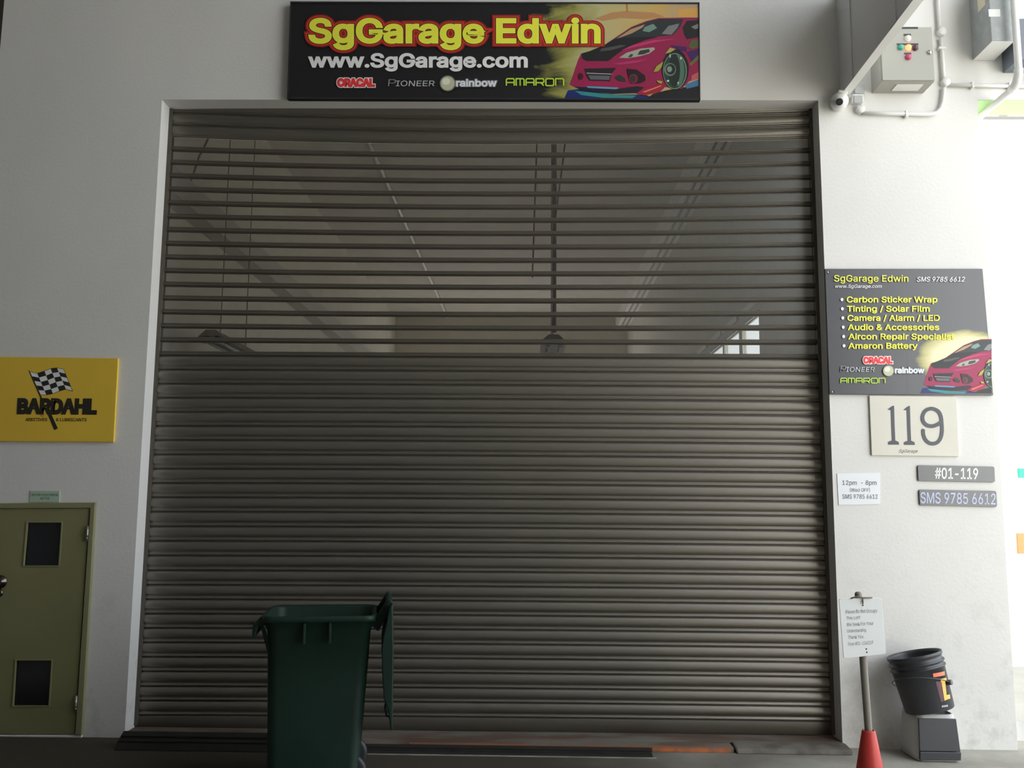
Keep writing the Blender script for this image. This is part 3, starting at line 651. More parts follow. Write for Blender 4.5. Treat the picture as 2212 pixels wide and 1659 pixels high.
# ================================================================== METER CUPBOARD (left)
def c8(pts): return [(x/2.6806, 1040+y/2.6806) for x, y in pts]
mc = empty('meter_cupboard', P(80, 1588, 0), 'olive green meter cupboard door with two dark vision panels', 'cupboard')
fo = [(-42, 1087.5), (205, 1085.5), (175.5, 1588.5), (-75, 1588)]; fi = [(-24, 1098), (194.7, 1097.2), (162, 1586.5), (-54, 1586.5)]
mbf = MB()
for a, b in ((0, 1), (1, 2), (3, 0)):
    mbf.prism([P(*fo[a], -0.03), P(*fo[b], -0.03), P(*fi[b], -0.03), P(*fi[a], -0.03)], (0, 0.05, 0))
mk('frame', mbf, M_OLIVED, mc, bevel=0.003)
vu = [(59, 1128.8), (132.4, 1128.8), (126, 1221.7), (51, 1221.7)]; vl = [(34.3, 1426.8), (110.8, 1426.8), (104.5, 1524), (28, 1525)]
leaf = [(-22.5, 1099.5), (193.2, 1098.7), (160.7, 1585.5), (-52, 1585.5)]
# leaf built round its two openings
def at_y(e0, e1, y): t = (y-e0[1])/(e1[1]-e0[1]); return (e0[0]+(e1[0]-e0[0])*t, y)
Lx = lambda y: at_y(leaf[0], leaf[3], y); Rx = lambda y: at_y(leaf[1], leaf[2], y)
mbl = MB(); YLf = -0.018
def lp(*pts): mbl.prism([P(x, y, YLf) for x, y in pts], (0, 0.035, 0))
lp(leaf[0], leaf[1], Rx(vu[0][1]), Lx(vu[0][1]))
lp(Lx(vu[0][1]), vu[0], vu[3], Lx(vu[3][1])); lp(vu[1], Rx(vu[1][1]), Rx(vu[2][1]), vu[2])
lp(Lx(vu[3][1]), Rx(vu[2][1]), Rx(vl[0][1]), Lx(vl[0][1]))
lp(Lx(vl[0][1]), vl[0], vl[3], Lx(vl[3][1])); lp(vl[1], Rx(vl[1][1]), Rx(vl[2][1]), vl[2])
lp(Lx(vl[3][1]), Rx(vl[2][1]), leaf[2], leaf[3])
dl = mk('door', mbl, M_OLIVE, mc)
M_DG = mat('dark_vision_glass', (0.012, 0.013, 0.016), 0.08, 0.6)
for v in (vu, vl):
    mk('vision_panel', MB().prism([P(x, y, -0.004) for x, y in v], (0, 0.006, 0)), M_DG, dl)
    e = 2.6; o_ = [(v[0][0]-e, v[0][1]-e), (v[1][0]+e, v[1][1]-e), (v[2][0]+e, v[2][1]+e), (v[3][0]-e, v[3][1]+e)]
    bb = MB()
    for a in range(4):
        b = (a+1) % 4; bb.prism([P(*o_[a], -0.023), P(*o_[b], -0.023), P(*v[b], -0.023), P(*v[a], -0.023)], (0, 0.006, 0))
    mk('glazing_bead', bb, M_OLIVED, dl)
kc = P(1, 1257, -0.02)
MY = lambda p: Matrix.Translation(p) @ Matrix.Rotation(math.pi/2, 4, 'X')
M_KNOB = mat('dark_brass_knob', (0.10, 0.085, 0.07), 0.2, 0.5, metal=0.9)
mk('knob', MB().lathe([(0.044, 0), (0.044, 0.006), (0.018, 0.012), (0.016, 0.035), (0.034, 0.045), (0.040, 0.060), (0.034, 0.076), (0.0, 0.082)], 28, MY(kc)), M_KNOB, dl)
mk('keyhole_cover', MB().lathe([(0.028, 0), (0.028, 0.008), (0.014, 0.014), (0, 0.016)], 24, MY(P(-2, 1281, -0.02))), M_KNOB, dl)
for (xa, ya, xb, yb) in ((189.5, 1136, 187.5, 1169), (165, 1503, 162.6, 1538)):
    A, B = P(xa, ya, -0.034), P(xb, yb, -0.034); hb = MB().tube([A, B], 0.0075, 10)
    for t in (0.2, 0.4, 0.6, 0.8):
        q = A+(B-A)*t; hb.tube([q+Vector((0, 0, .0025)), q-Vector((0, 0, .0025))], 0.009, 10)
    mk('hinge', hb, M_STEEL, mc)
mk('threshold', MB().prism([P(-80, 1588, -0.02), P(176, 1588.5, -0.02), Vector((P(176, 1588.5, -0.02).x, -0.02, 0)), Vector((P(-80, 1588, -0.02).x, -0.02, 0))], (0, 0.02, 0)), M_WALL, mc, label='white plastered kerb', bevel=0.004)
ml = board('meter_label', [(66, 1060), (128.7, 1060.6), (127.6, 1085.4), (64.3, 1084.6)], -0.006, 0.0, mat('pale_green_label', (0.42, 0.55, 0.42), 0.5),
           label='small pale green label plate above the meter cupboard', cat='label')
text('WATER / ELECTRICAL', 68, 126.4, 1071, 4.6, -0.007, INKB, ml, base1=1071.4); text('METER', 87, 107, 1079, 4.6, -0.007, INKB, ml)

# ================================================================== WALL SERVICES (top right)
# fin panel hung square to the wall
fx = P(1823, 212, 0).x; fz = P(1823, 207, 0).z
fin = mk('hanging_partition', MB().box((fx-0.026, -1.32, fz), (fx+0.026, -0.001, 5.15)), M_FIN, label='grey partition panel hanging from above, square to the wall beside the dome camera', cat='partition')
for yv in (-0.95, -0.22):
    mk('rib', MB().box((fx-0.034, yv-0.05, fz+0.002), (fx-0.026, yv+0.05, 5.13)), M_FIN, fin)
mk('edge_strip', MB().box((fx-0.030, -1.32, fz-0.006), (fx+0.030, -0.002, fz)), M_WHITE, fin, label='white edge strip')
# dome camera
dc = empty('security_camera', P(1812, 236, -0.06), 'white dome security camera with black lens on the wall below the partition', 'camera')
q = P(1813, 219, -0.07)
mk('base', MB().lathe([(0.052, 0.0), (0.054, 0.03), (0.046, 0.042), (0.0, 0.044)], 28, MY(Vector((q.x+.008, -0.001, q.z+.004)))), M_WHITE, dc)
mk('housing', MB().lathe([(0.060*math.sin(math.radians(a)), -0.060*math.cos(math.radians(a))) for a in range(0, 181, 12)], 28, Matrix.Translation(Vector((q.x, -0.075, q.z)))), M_WHITE, dc)
d_ = (CAM-Vector((q.x, -.075, q.z))).normalized()
d_ = (d_ + Vector((0.0, 0, -0.10))).normalized()
lens = Matrix.Translation(Vector((q.x, -.075, q.z))+d_*0.052) @ d_.to_track_quat('Z', 'Y').to_matrix().to_4x4()
mk('lens', MB().lathe([(0.024, 0.0), (0.024, 0.014), (0.018, 0.016), (0.0, 0.012)], 24, lens), M_BLACK, dc)
mk('neck', MB().box((q.x-0.01, -0.09, q.z+0.045), (q.x+0.055, -0.03, q.z+0.078)), M_WHITE, dc, bevel=0.006)
# junction box + conduit run
def pxbox(name, x0, y0, x1, y1, depth, m, parent=None, **kw):
    a = P(x0, y0, -depth); b = P(x1, y1, -depth)
    return mk(name, MB().box((a.x, -depth, b.z), (b.x, -0.001, a.z)), m, parent, bevel=0.004, **kw)
jb = pxbox('junction_box', 1842, 203, 1866, 220, 0.05, M_WHITE, label='small white socket box beside the dome camera', cat='junction box')
mk('cover', MB().box((P(1845, 206, -.056).x, -.056, P(1845, 222, -.056).z), (P(1863, 206, -.056).x, -.05, P(1845, 206, -.056).z)), M_GREYM, jb)
pxbox('junction_box', 1846, 182, 1868, 202, 0.035, M_GREYM, label='small grey box just above the white socket box', cat='junction box')
cr = empty('conduit_run', P(1940, 245, 0), 'white conduit looping round the control box with round junctions', 'conduit')
def pipe(pts, r, Y, parent, name='pipe', m=None): return mk(name, MB().tube([P(x, y, Y) for x, y in pts], r, 12), m or M_WHITE, parent)
pipe([(1862, 244.5), (1925, 245.5), (1995, 247), (2011, 246.5), (2024, 243), (2032, 234), (2036, 222), (2038, 205), (2039, 190)], 0.0135, -0.02, cr)
pipe([(2039, 172), (2036, 130), (2032.5, 82)], 0.0135, -0.02, cr); pipe([(2030, 63), (2026, 0), (2024, -30)], 0.0135, -0.02, cr)
pipe([(2048, 183.4), (2120, 184.8), (2300, 188)], 0.0125, -0.02, cr)
for x, y in ((1856, 239), (2039.5, 181), (2031.5, 72.5)):
    mk('round_junction', MB().lathe([(0.030, 0.0), (0.030, 0.034), (0.026, 0.040), (0, 0.041)], 26, MY(P(x, y, -0.001))), M_WHITE, cr)
for x, y, v in ((1957, 247, 0), (2034, 105, 1), (2100, 184.5, 0), (2180, 186, 0)):
    c_ = P(x, y, -0.02); mk('saddle_clip', MB().box((c_.x-(.024 if v else .008), -.036, c_.z-(.008 if v else .024)), (c_.x+(.024 if v else .008), -.001, c_.z+(.008 if v else .024))), M_WHITE, cr, bevel=0.002)
# control box
bd = 0.195
cb = empty('control_box', P(1950, 175, -bd/2), 'pale beige steel control box with coloured push buttons and a lit red lamp', 'control box')
a = P(1900, 57.5, -bd); b = P(2021, 174.3, -bd)
M_BEI = mat('beige_enclosure', (0.34, 0.335, 0.295), 0.5, 0.4, var=0.02)
mk('body', MB().box((a.x, -bd+0.015, b.z), (b.x, -0.001, a.z)), M_BEI, cb, bevel=0.004)
mk('door', MB().box((a.x+0.004, -bd, b.z+0.004), (b.x-0.004, -bd+0.013, a.z-0.004)), M_BEI, cb, bevel=0.003)
mk('gland_plate', MB().box((a.x+0.12, -bd+0.05, b.z-0.004), (b.x-0.06, -0.05, b.z)), M_WHITE, cb)
def button(px, py, m, r=0.017, name='push_button'):
    mk(name, MB().lathe([(r+.005, 0), (r+.005, .004), (r, .005), (r, .016), (r*.8, .020), (0, .021)], 20, MY(P(px, py, -bd))), m, cb)
button(1960.9, 83.2, mat('button_white', (.75, .75, .7), .4)); button(1945.3, 103, mat('button_green', (.06, .35, .24), .4))
button(1962, 103, mat('lamp_red', (1.0, 0.16, 0.06), .4, emit=1.1), name='red_lamp'); button(1976.3, 104, mat('button_black', (.06, .04, .06), .4)); button(1961.5, 124, mat('button_pink', (.45, .06, .14), .4))
for x0, x1, y0, y1 in ((1948, 1982.5, 58.5, 62.5), (1952, 1967.5, 73.5, 77.3), (1937.5, 1983.5, 94, 97.5), (1953.3, 1968, 114, 117.5)):
    mk('label_strip', MB().box((P(x0, y0, -bd).x, -bd-.002, P(x0, y1, -bd).z), (P(x1, y0, -bd).x, -bd, P(x0, y0, -bd).z)), M_BLACK, cb)
mk('lock', MB().lathe([(.015, 0), (.015, .010), (.006, .014), (0, .014)], 16, MY(P(2007.8, 113.7, -bd))), M_STEEL, cb)
# larger grey boxes at the corner
gd = 0.27
a = P(2132.6, -60, -gd); b = P(2192, 88, -gd)
gb = mk('isolator_box', MB().box((a.x, -gd, b.z), (b.x, -0.001, P(2132, -60, -gd).z)), mat('galvanised_grey', (0.30, 0.32, 0.32), 0.5, 0.5, var2=(0.36, 0.38, 0.38), vscale=12), bevel=0.005, label='large grey metal isolator box high on the wall beside the white drop pipe', cat='electrical box')
mk('sticker', MB().box((P(2127+8, 20, -gd).x, -gd-.001, P(2150, 36, -gd).z), (P(2160, 20, -gd).x, -gd, P(2150, 20, -gd).z)), M_WHITE, gb)
mk('lit_underside', MB().box((a.x+.004, -gd+.004, b.z-.003), (b.x-.004, -0.003, b.z)), M_WHITE, gb)  # white colour stands in for light on the underside of the box
mk('side_label', MB().box((a.x-.001, -gd+.05, P(2100, 22, -.15).z), (a.x, -.12, P(2100, -20, -.15).z)), mat('cream_label', (.65, .6, .42), .6), gb)
a = P(2166, 40, -0.2); b = P(2240, 146, -0.2)
mk('isolator_box', MB().box((P(2166, 160, -.001).x, -0.2, P(2166, 158, -.001).z), (b.x+.15, -0.001, a.z)), mat('dark_blue_grey', (0.14, 0.16, 0.19), 0.5), bevel=0.004, label='smaller dark grey box partly hidden behind the white drop pipe', cat='electrical box')
# big pipe: drops from above then runs back under the lintel
pq = P(2148, 226, 0); px_, pz_ = pq.x, pq.z; yv = -0.33
bend = [Vector((px_, yv, pz_+0.10)), Vector((px_, yv+0.008, pz_+0.06)), Vector((px_, yv+0.03, pz_+0.025)), Vector((px_, yv+0.06, pz_+0.006)), Vector((px_, yv+0.10, pz_))]
dpp = empty('drop_pipe', Vector((px_, yv, pz_)), 'thick white pipe dropping beside the grey boxes then turning back through the passage', 'pipe')
mk('pipe', MB().tube([Vector((px_, yv, DZ)), Vector((px_, yv, pz_+0.16))]+bend+[Vector((px_, 3.1, pz_))], 0.023, 14), M_WHITE, dpp)
mk('elbow', MB().tube(bend, 0.029, 14), M_WHITE, dpp)
# far pipe with hanger in the passage
hp0 = P(2123, 255, 1.2); hp1 = P(2212, 256, 1.2)
fp = empty('hung_pipe', hp0, 'thin pipe on a bracket under the green band beyond the wall end', 'pipe')
mk('pipe', MB().tube([hp0, Vector((hp1.x+2.5, 1.2, hp1.z))], 0.013, 10), M_GREYM, fp)
hq = P(2167, 254, 1.2)
mk('bracket', MB().prism([Vector((hq.x-.035, 1.19, hq.z)), Vector((hq.x+.035, 1.19, hq.z)), Vector((hq.x+.015, 1.19, hq.z+.12)), Vector((hq.x-.025, 1.19, hq.z+.12))], (0, .02, 0)), M_GREYM, fp)
mk('hanger_rod', MB().tube([Vector((hq.x, 1.2, hq.z+.1)), Vector((hq.x, 1.2, CEIL_Z))], 0.006, 6), M_GREYM, fp)
mk('ceiling_passage', MB().box((IX1+0.6, 0.24, CEIL_Z), (5.5, FY, CEIL_Z+.2)), M_CEIL, kind='structure')
# fragments of notices on the far passage wall
for cor, c_, lab in (([(2200, 1012), (2225, 1012), (2225, 1032), (2202, 1032)], (0.05, 0.55, 0.35), 'green notice cut by the picture edge on the bright far wall'),
                     ([(2198, 1152), (2230, 1152), (2230, 1196), (2200, 1196)], (0.85, 0.30, 0.12), 'red and orange notice low on the bright far wall')):
    board('far_notice', cor, FY-0.02, FY, mat('far_'+lab[:5], c_, .6), label=lab, cat='notice')

# ================================================================== BLACK RUBBER RAMP in front of the sill
M_RUB = mat('black_rubber', (0.018, 0.017, 0.015), 0.75, 0.3, var=0.2, vscale=10)
rx0, rx1 = P(243, 1625, -.32).x, P(1412, 1640, -.32).x; rj = P(640, 1640, -.3).x
for k, (a, b, hgt, yb, lab) in enumerate(((rx0, rj, 0.085, -0.165, 'thick black rubber kerb ramp at the dark end of the sill, behind the bin'), (rj+0.01, rx1, 0.026, -0.165, 'low black rubber ramp strip along the sill, ending at the orange paint'))):
    r_ = mk('rubber_ramp', MB().prism([Vector((a, -0.30, 0)), Vector((a, -0.30, 0.004)), Vector((a, -0.26, hgt*0.5)), Vector((a, yb-.02, hgt)), Vector((a, yb, hgt)), Vector((a, yb, 0))], (b-a, 0, 0)), M_RUB, bevel=0.004, label=lab, cat='ramp', group='rubber ramps along the sill')
    n = 4
    for j in range(2):
        mk('groove_rib', MB().box((a+.01, -0.265+j*0.032, 0.002+hgt*(0.40+0.28*j)), (b-.01, -0.259+j*0.032, 0.006+hgt*(0.50+0.28*j))), M_RUB, r_)
mk('trim_8', MB().box((rj, -0.315, 0), (rx1+0.02, -0.301, 0.004)), M_CONC, kind='structure')

# ================================================================== WHEELIE BIN
BYn, BYf = -1.17, -0.60                          # near and far sides of the rim
def BX(px, z=1.0): return P(px, 1330, BYn).x
bxl, bxr = P(571, 1330, BYn).x, P(806, 1335, BYn).x
bbl, bbr = P(570, 1655, BYn).x, P(776, 1655, BYn).x
rimz = P(700, 1333, BYn).z
bn = empty('wheelie_bin', ((bxl+bxr)/2, (BYn+BYf)/2, 0), 'dark green wheelie bin with its lid hanging open, in front of the shutter', 'bin')
def rrect(x0, x1, y0, y1, z, r, n=5):
    out = []
    for cx, cy, a0 in ((x1-r, y1-r, 0), (x0+r, y1-r, 90), (x0+r, y0+r, 180), (x1-r, y0+r, 270)):
        for k in range(n+1):
            a = math.radians(a0+90*k/n); out.append(Vector((cx+r*math.cos(a), cy+r*math.sin(a), z)))
    return out
def brow(t, z, e=0.0, r=0.06):                   # t: 0 bottom, 1 top
    zb = 0.05
    x0 = bbl+(bxl-bbl)*t+0.012; x1 = bbr+(bxr-bbr)*t-0.01; yi = 0.035*(1-t)
    return rrect(x0-e, x1+e, BYn+0.02+yi-e, BYf-0.02-yi+e, z, r)
rings = [brow(0, 0.045, 0, .05), brow(0.0, 0.06), brow(0.45, 0.5), brow(0.86, 0.86), brow(0.87, 0.865, 0.008), brow(0.95, rimz-0.03, 0.010), brow(1, rimz-0.028, 0.022), brow(1, rimz, 0.022), brow(1, rimz+0.004, 0.012), brow(1, rimz-0.01, -0.004), brow(0.45, 0.5, -0.004), brow(0.0, 0.07, -0.004)]
mk('body', MB().loft(rings, cap0=True, cap1=True), M_BIN, bn)
# upstanding side ribs below the rim
for s_y, px in ((BYn, 657), (BYn, 711)):
    A = P(px, 1347, BYn-0.008); B = P(px, 1391, BYn-.004)
    mk('rib', MB().box((A.x-0.006, BYn-0.012, B.z), (A.x+0.006, BYn+0.02, A.z)), M_BIN, bn, bevel=0.002)
# front lifting comb on the side away from the hinge
lx = P(557, 1345, BYn+.1).x
yc0, yc1 = BYn+0.08, BYf-0.08
mk('lifting_comb', MB().prism([Vector(p) for p in ((bxl+0.012, yc0, rimz-0.005), (bxl-0.02, yc0, rimz-0.005), (lx, yc0, rimz-0.045), (lx, yc0, rimz-0.11), (lx+0.02, yc0, rimz-0.11), (lx+0.03, yc0, rimz-0.06), (bxl+0.03, yc0, rimz-0.05))], (0, yc1-yc0, 0)), M_BIN, bn, bevel=0.008)
for y_ in (yc0+0.005, (yc0+yc1)/2, yc1-0.02):
    mk('gusset', MB().prism([Vector(p) for p in ((lx+0.045, y_, rimz-0.07), (lx+0.065, y_, rimz-0.07), (bxl+0.045, y_, rimz-0.19), (bxl+0.02, y_, rimz-0.19))], (0, 0.015, 0)), M_BIN, bn)
# handle bar, hinge lugs
hx = P(849, 1320, BYn+.1).x; hz = P(836, 1306, BYn+.1).z
for y_ in (BYn+0.07, BYf-0.10):
    mk('handle_bracket', MB().prism([Vector(p) for p in ((bxr-0.01, y_, rimz-0.06), (bxr-0.01, y_, rimz-0.0), (hx-0.07, y_, rimz+0.005), (hx-0.02, y_, hz+0.03), (hx+0.005, y_, hz+0.02), (hx-0.01, y_, hz-0.05), (hx-0.07, y_, rimz-0.09))], (0, 0.03, 0)), M_BIN, bn, bevel=0.004)
mk('handle', MB().tube([(hx-0.012, BYn+0.02, hz), (hx-0.012, BYf-0.02, hz)], 0.017, 14), M_BIN, bn)
# lid: hangs down from the hinge, inside face toward the bin
lz1 = hz+0.01; lz0 = P(842, 1586, BYn).z
ly0, ly1 = BYn-0.01, BYf+0.01
prof = [(hx+0.006, lz1), (hx+0.010, lz1-0.10), (hx+0.016, lz1-0.25), (hx+0.018, lz1-0.45), (hx+0.022, lz1-0.62), (hx+0.022, lz0+0.01), (hx+0.012, lz0), (hx+0.000, lz0+0.07), (hx-0.004, lz0+0.10)]
inner = [(hx-0.030, lz0+0.17), (hx-0.042, lz0+0.30), (hx-0.048, lz0+0.42), (hx-0.040, lz1-0.17), (hx-0.022, lz1-0.08), (hx-0.010, lz1-0.01)]
lid = mk('lid', MB().prism([Vector((x, ly0, z)) for x, z in prof+inner], (0, ly1-ly0, 0)), M_BIN, bn, bevel=0.008)
mk('lid_grip', MB().tube([(hx-0.012, ly0+0.02, lz0+0.17), (hx-0.022, ly0+0.02, lz0+0.12), (hx-0.012, ly0+0.02, lz0+0.075), (hx+0.004, ly0+0.02, lz0+0.07)], 0.006, 8), M_BIN, lid)
# wheels
bn.rotation_euler.z = math.radians(9.5); bn.location.x -= 0.045
wx = P(748, 1650, BYn).x; wr = 0.100
for y_ in (BYn+0.075, BYf-0.125):
    whl = mk('wheel', MB().lathe([(0.03, 0), (0.075, 0), (0.078, 0.006), (wr-0.012, 0.006), (wr, 0.014), (wr, 0.038), (wr-0.012, 0.046), (0.078, 0.046), (0.03, 0.050)], 32, Matrix.Translation(Vector((wx, y_+0.05, wr+.002))) @ Matrix.Rotation(math.pi/2, 4, 'X')), M_BLACK, bn)
    mk('hub', MB().lathe([(0.03, -0.004), (0.03, 0.054), (0, 0.056)], 20, Matrix.Translation(Vector((wx, y_+0.05, wr+.002))) @ Matrix.Rotation(math.pi/2, 4, 'X')), M_BLACK, whl)
mk('axle', MB().tube([(wx, BYn+0.03, wr), (wx, BYf-0.03, wr)], 0.012, 10), M_STEEL, bn)
mk('foot', MB().box((bbl+0.03, BYn+0.08, 0.0), (bbl+0.12, BYf-0.08, 0.05)), M_BIN, bn, bevel=0.005)

# ================================================================== CONE, POST AND NOTICE
CYd = -1.25                                      # plane of the cone
ctop = P(1876.2, 1577, CYd); cx_ = P(1879, 1659, CYd).x
base = Vector((cx_-0.002, CYd, 0)); Ht = ctop.z
M_CONE = mat('red_cone', (0.52, 0.045, 0.035), 0.45, 0.4, var=0.12, vscale=9)
tc = empty('traffic_cone', base, 'red traffic cone with a pole standing in its top, at the bottom edge', 'traffic cone')
rt = (P(1890.2, 1577, CYd).x-P(1862.3, 1577, CYd).x)/2
r1 = (P(1906.7, 1659, CYd).x-P(1851, 1659, CYd).x)/2; z1 = P(1879, 1659, CYd).z
k_ = (r1-rt)/(Ht-z1); rb = rt+k_*(Ht-0.03)
sh = Matrix.Identity(4); sh[0][2] = (ctop.x-base.x)/Ht
MM = Matrix.Translation(base) @ sh
mk('shell', MB().lathe([(rb, 0.03), (rt+k_*(Ht-0.12), 0.12), (r1, z1), (rt+0.001, Ht-0.008), (rt-0.002, Ht), (rt-0.007, Ht), (rt-0.004, Ht-0.02), (rb-0.01, 0.03)], 40, MM), M_CONE, tc)
mk('base_plate', MB().loft([rrect(base.x-.2, base.x+.2, base.y-.2, base.y+.2, z, .04) for z in (0, 0.028)]+[rrect(base.x-.17, base.x+.17, base.y-.17, base.y+.17, 0.034, .04)], cap0=True, cap1=True, smooth=False), M_CONE, tc)
Ypo = CYd
p0 = Vector((base.x, CYd, 0.035)); pt = P(1853.8, 1278, Ypo); pm = P(1876, 1577, Ypo)
pd = (pt-pm).normalized()
post = empty('sign_post', p0, 'grey leaning plastic pole standing in the red cone, carrying the lot notice', 'post')
rp = (P(1872.6, 1420, CYd).x-P(1856.9, 1420, CYd).x)/2
M_POLE = mat('weathered_pvc', (0.24, 0.22, 0.19), 0.6, 0.3, var=0.08, vscale=5)
mk('pole', MB().tube([pm-pd*(pm.z-0.06), pm, pt-pd*0.012, pt-pd*.003, pt], [rp, rp, rp, rp*0.8, rp*0.35], 18), M_POLE, post)
YN = CYd-rp-0.012
nb = board('lot_notice', [(1812.5, 1293.5), (1904, 1291.2), (1914, 1412.5), (1822.5, 1422.6)], YN, YN+0.006, mat('notice_white', (0.86, 0.89, 0.89), 0.45), r=5, bevel=0.001,
           label='white notice board fixed to the leaning pole above the cone', cat='notice')
def c6(x, y): return (1740+x/3.96, 1240+y/3.96)
FA = mat('faded_ink', (0.22, 0.25, 0.27), 0.6)
for s_, x0, x1, b0, b1, cap in (('Please Do Not Occupy', 1827, 1895, 1325.6, 1322.5, 7.5), ('This Lot!!', 1828.3, 1858, 1338.8, 1337, 7), ('We Seek For Your', 1829, 1887, 1353, 1349.8, 7.3),
                                ('Understanding.', 1830.4, 1872, 1366.5, 1364, 7), ('Thank You.', 1832, 1866.5, 1380.4, 1378.2, 7.3), ('From #01-116/119', 1832.3, 1886, 1395, 1391.2, 7.3)):
    text(s_, x0, x1, b0, cap, YN-0.0008, FA, nb, base1=b1)
for x, y in ((1863.5, 1299), (1864, 1307.5), (1871.5, 1402), (1872.5, 1409)):
    flat('bolt_hole', [ell(x, y, 1.6, 1.8, 12)], YN-0.0009, M_BLACK, nb)
tw = P(1861, 1292, YN-.004)
mk('tie_wire', MB().tube([P(1838, 1292.5, YN-.004), P(1850, 1289, YN-.004), P(1864, 1291.5, YN-.006), P(1884, 1291, YN-.002)], 0.004, 8).tube([P(1864, 1291, YN-.006), P(1864, 1305, YN-.006)], 0.003, 8), mat('rusty_wire', (0.16, 0.11, 0.08), 0.6), nb, label='rusty tie wire')

# ================================================================== TUB AND PAIL
TY = min(-0.30, PZ(1984, 1643).y)
tl, tr = P(1984, 1640, TY).x, P(2079, 1640, TY).x
tH = P(2000, 1546, TY).z + 0.004
M_TUB = mat('pale_grey_plastic', (0.50, 0.50, 0.49), 0.55, 0.4, var=0.03)
tub = empty('plastic_tub', ((tl+tr)/2, TY+0.15, 0), 'pale grey tub with a dark front panel, upside down under the black pail', 'container')
def trg(z, ins, r=0.05): return rrect(tl-0.012+ins*.6, tr-ins*.6, TY+ins*0.6, min(TY+0.34, -0.02)-ins, z, r)
mk('body', MB().loft([trg(0, 0.018), trg(0.012, 0.002), trg(0.05, 0.0), trg(0.062, 0.006), trg(tH-0.03, 0.020), trg(tH-0.006, 0.026), trg(tH, 0.034), trg(tH, 0.045), trg(tH-0.055, 0.052)], cap0=True, cap1=True), M_TUB, tub)
pf = [(1986, 1548), (2073, 1552), (2079, 1622), (2079, 1640), (1984, 1643)]
pf = [(1989.5, 1549), (2071, 1552.5), (2074.5, 1600), (2076, 1643), (1986, 1641)]
a0 = P(1989.5, 1549, TY); 
fr = [Vector((tl+0.014, TY+0.012, tH-0.022)), Vector((tr-0.022, TY+0.012, tH-0.022)), Vector((tr-0.012, TY-0.001, 0.064)), Vector((tl+0.006, TY-0.001, 0.064))]
mk('front_panel', MB().prism([v+Vector((0, -0.008, 0)) for v in fr], (0, 0.012, 0)), mat('panel_black', (0.030, 0.034, 0.042), 0.45, 0.6), tub, bevel=0.004, label='dark front panel')
fr = [Vector((tl+0.006, TY-0.001, 0.062)), Vector((tr-0.010, TY-0.001, 0.062)), Vector((tr-0.014, TY-0.001, 0.014)), Vector((tl+0.004, TY-0.001, 0.014))]
mk('front_skirt', MB().prism([v+Vector((0, -0.013, 0)) for v in fr], (0, 0.02, 0)), mat('panel_black', (0, 0, 0)), tub, bevel=0.004, label='dark skirt')
# pail, leaning on the tub
PY = -0.215
pb = P(2008.5, 1534, PY); ptp = P(1979, 1420, PY); ax = (ptp-pb); L = ax.length; ax = (ax.normalized()+Vector((0, 0.08, 0))).normalized()
pb.z = tH+0.016
rT = 0.163; rB = 0.146; L = 0.340
MP = Matrix.Translation(pb) @ ax.to_track_quat('Z', 'Y').to_matrix().to_4x4()
M_PAIL = mat('pail_black', (0.030, 0.033, 0.040), 0.42, 0.6, var=0.1, vscale=6)
pail = empty('pail', pb, 'black plastic pail with orange and yellow print, tilted on the grey tub', 'bucket')
pr = [(0, 0.0), (rB-0.004, 0), (rB, 0.006), (rB+0.012, L-0.09), (rB+0.020, L-0.088), (rB+0.020, L-0.080), (rB+0.011, L-0.078), (rB+0.012, L-0.060), (rB+0.021, L-0.058), (rB+0.021, L-0.050), (rB+0.011, L-0.048), (rB+0.011, L-0.022),
      (rT+0.002, L-0.018), (rT+0.002, L), (rT-0.006, L), (rT-0.010, L-0.02), (rB-0.004, 0.01), (0, 0.008)]
mk('body', MB().lathe(pr, 48, MP), M_PAIL, pail)
MPi = MP.inverted()
def ang_of(px, py):
    """angle round the pail at which a point of the picture lands (nearest hit on the pail wall)"""
    o = MPi @ CAM; d = (MPi.to_3x3() @ (P(px, py, 0)-CAM)).normalized()
    r = rB+0.007; A = d.x**2+d.y**2; B = 2*(o.x*d.x+o.y*d.y); C_ = o.x**2+o.y**2-r*r; D = B*B-4*A*C_
    if D < 0: D = 0
    t = (-B-math.sqrt(D))/(2*A); h = o+d*t
    return math.atan2(h.y, h.x), h.z
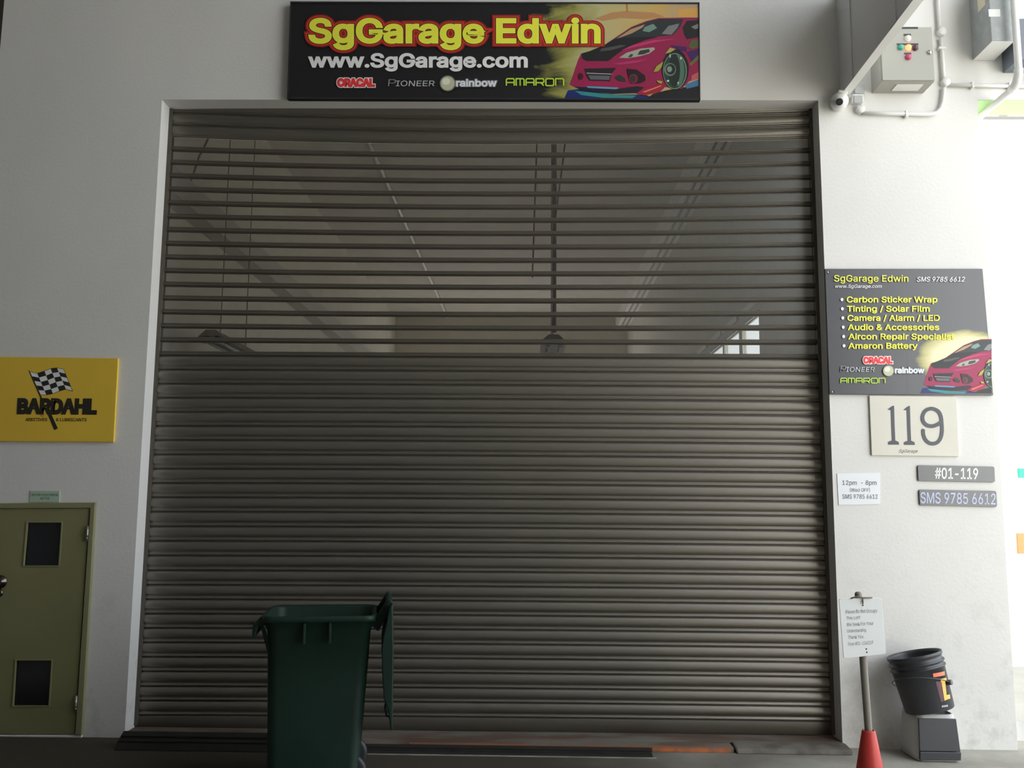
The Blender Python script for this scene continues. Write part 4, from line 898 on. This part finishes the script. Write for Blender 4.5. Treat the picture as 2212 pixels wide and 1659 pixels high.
def wrap_patch(name, cor, m, n=8, lift=0.0015):
    (a0, z0), (a1, z1), (a2, z2), (a3, z3) = [ang_of(*c) for c in cor]
    rings = []
    for k in range(n+1):
        t = k/n
        aa, za = a0+(a1-a0)*t, z0+(z1-z0)*t; ab, zb = a3+(a2-a3)*t, z3+(z2-z3)*t
        rr = lambda z: rB+0.012*z/(L-0.09)+lift
        rings.append([MP @ Vector((rr(za)*math.cos(aa), rr(za)*math.sin(aa), za)), MP @ Vector((rr(zb)*math.cos(ab), rr(zb)*math.sin(ab), zb))])
    mk(name, MB().loft(rings, closed=False), m, pail)
def c9(*p): return [(1900+x/5.945, 1380+y/5.945) for x, y in p]
wrap_patch('print_bar', c9((678, 445), (825, 415), (832, 465), (688, 493)), mat('print_orange', (0.80, 0.16, 0.07), 0.5))
wrap_patch('print_letter', c9((775, 515), (850, 498), (862, 540), (785, 555)), mat('print_yellow', (0.85, 0.45, 0.08), 0.5))
wrap_patch('print_letter', c9((790, 552), (838, 545), (872, 780), (838, 795)), mat('print_yellow', (0, 0, 0)))
wrap_patch('print_letter', c9((862, 722), (905, 712), (915, 765), (862, 782)), mat('print_yellow', (0, 0, 0)))
wrap_patch('print_shade', c9((715, 545), (785, 548), (832, 800), (790, 810)), mat('print_maroon', (0.10, 0.03, 0.045), 0.5), lift=0.0010)
for k in range(4):
    x = 805+k*21
    wrap_patch('print_text', c9((x, 858-k*3), (x+13, 856-k*3), (x+15, 880-k*3), (x+3, 882-k*3)), mat('print_white', (0.7, 0.7, 0.7), 0.5), n=2)
ea, ez = ang_of(*c9((868, 560))[0]); ea2 = ea+math.pi
def onp(a, z, r): return MP @ Vector((r*math.cos(a), r*math.sin(a), z))
mk('handle_lug', MB().tube([onp(ea, ez, rB), onp(ea, ez, rB+0.035)], 0.016, 14), M_PAIL, pail)
path = []
for k in range(25):
    t = k/24; a = ea - math.pi*t; path.append(onp(a, ez+0.075*math.sin(math.pi*t), rB+0.024+0.006*math.sin(math.pi*t)))
mk('wire_handle', MB().tube(path, 0.0026, 8), mat('dull_wire', (0.10, 0.10, 0.11), 0.5, metal=0.5), pail)
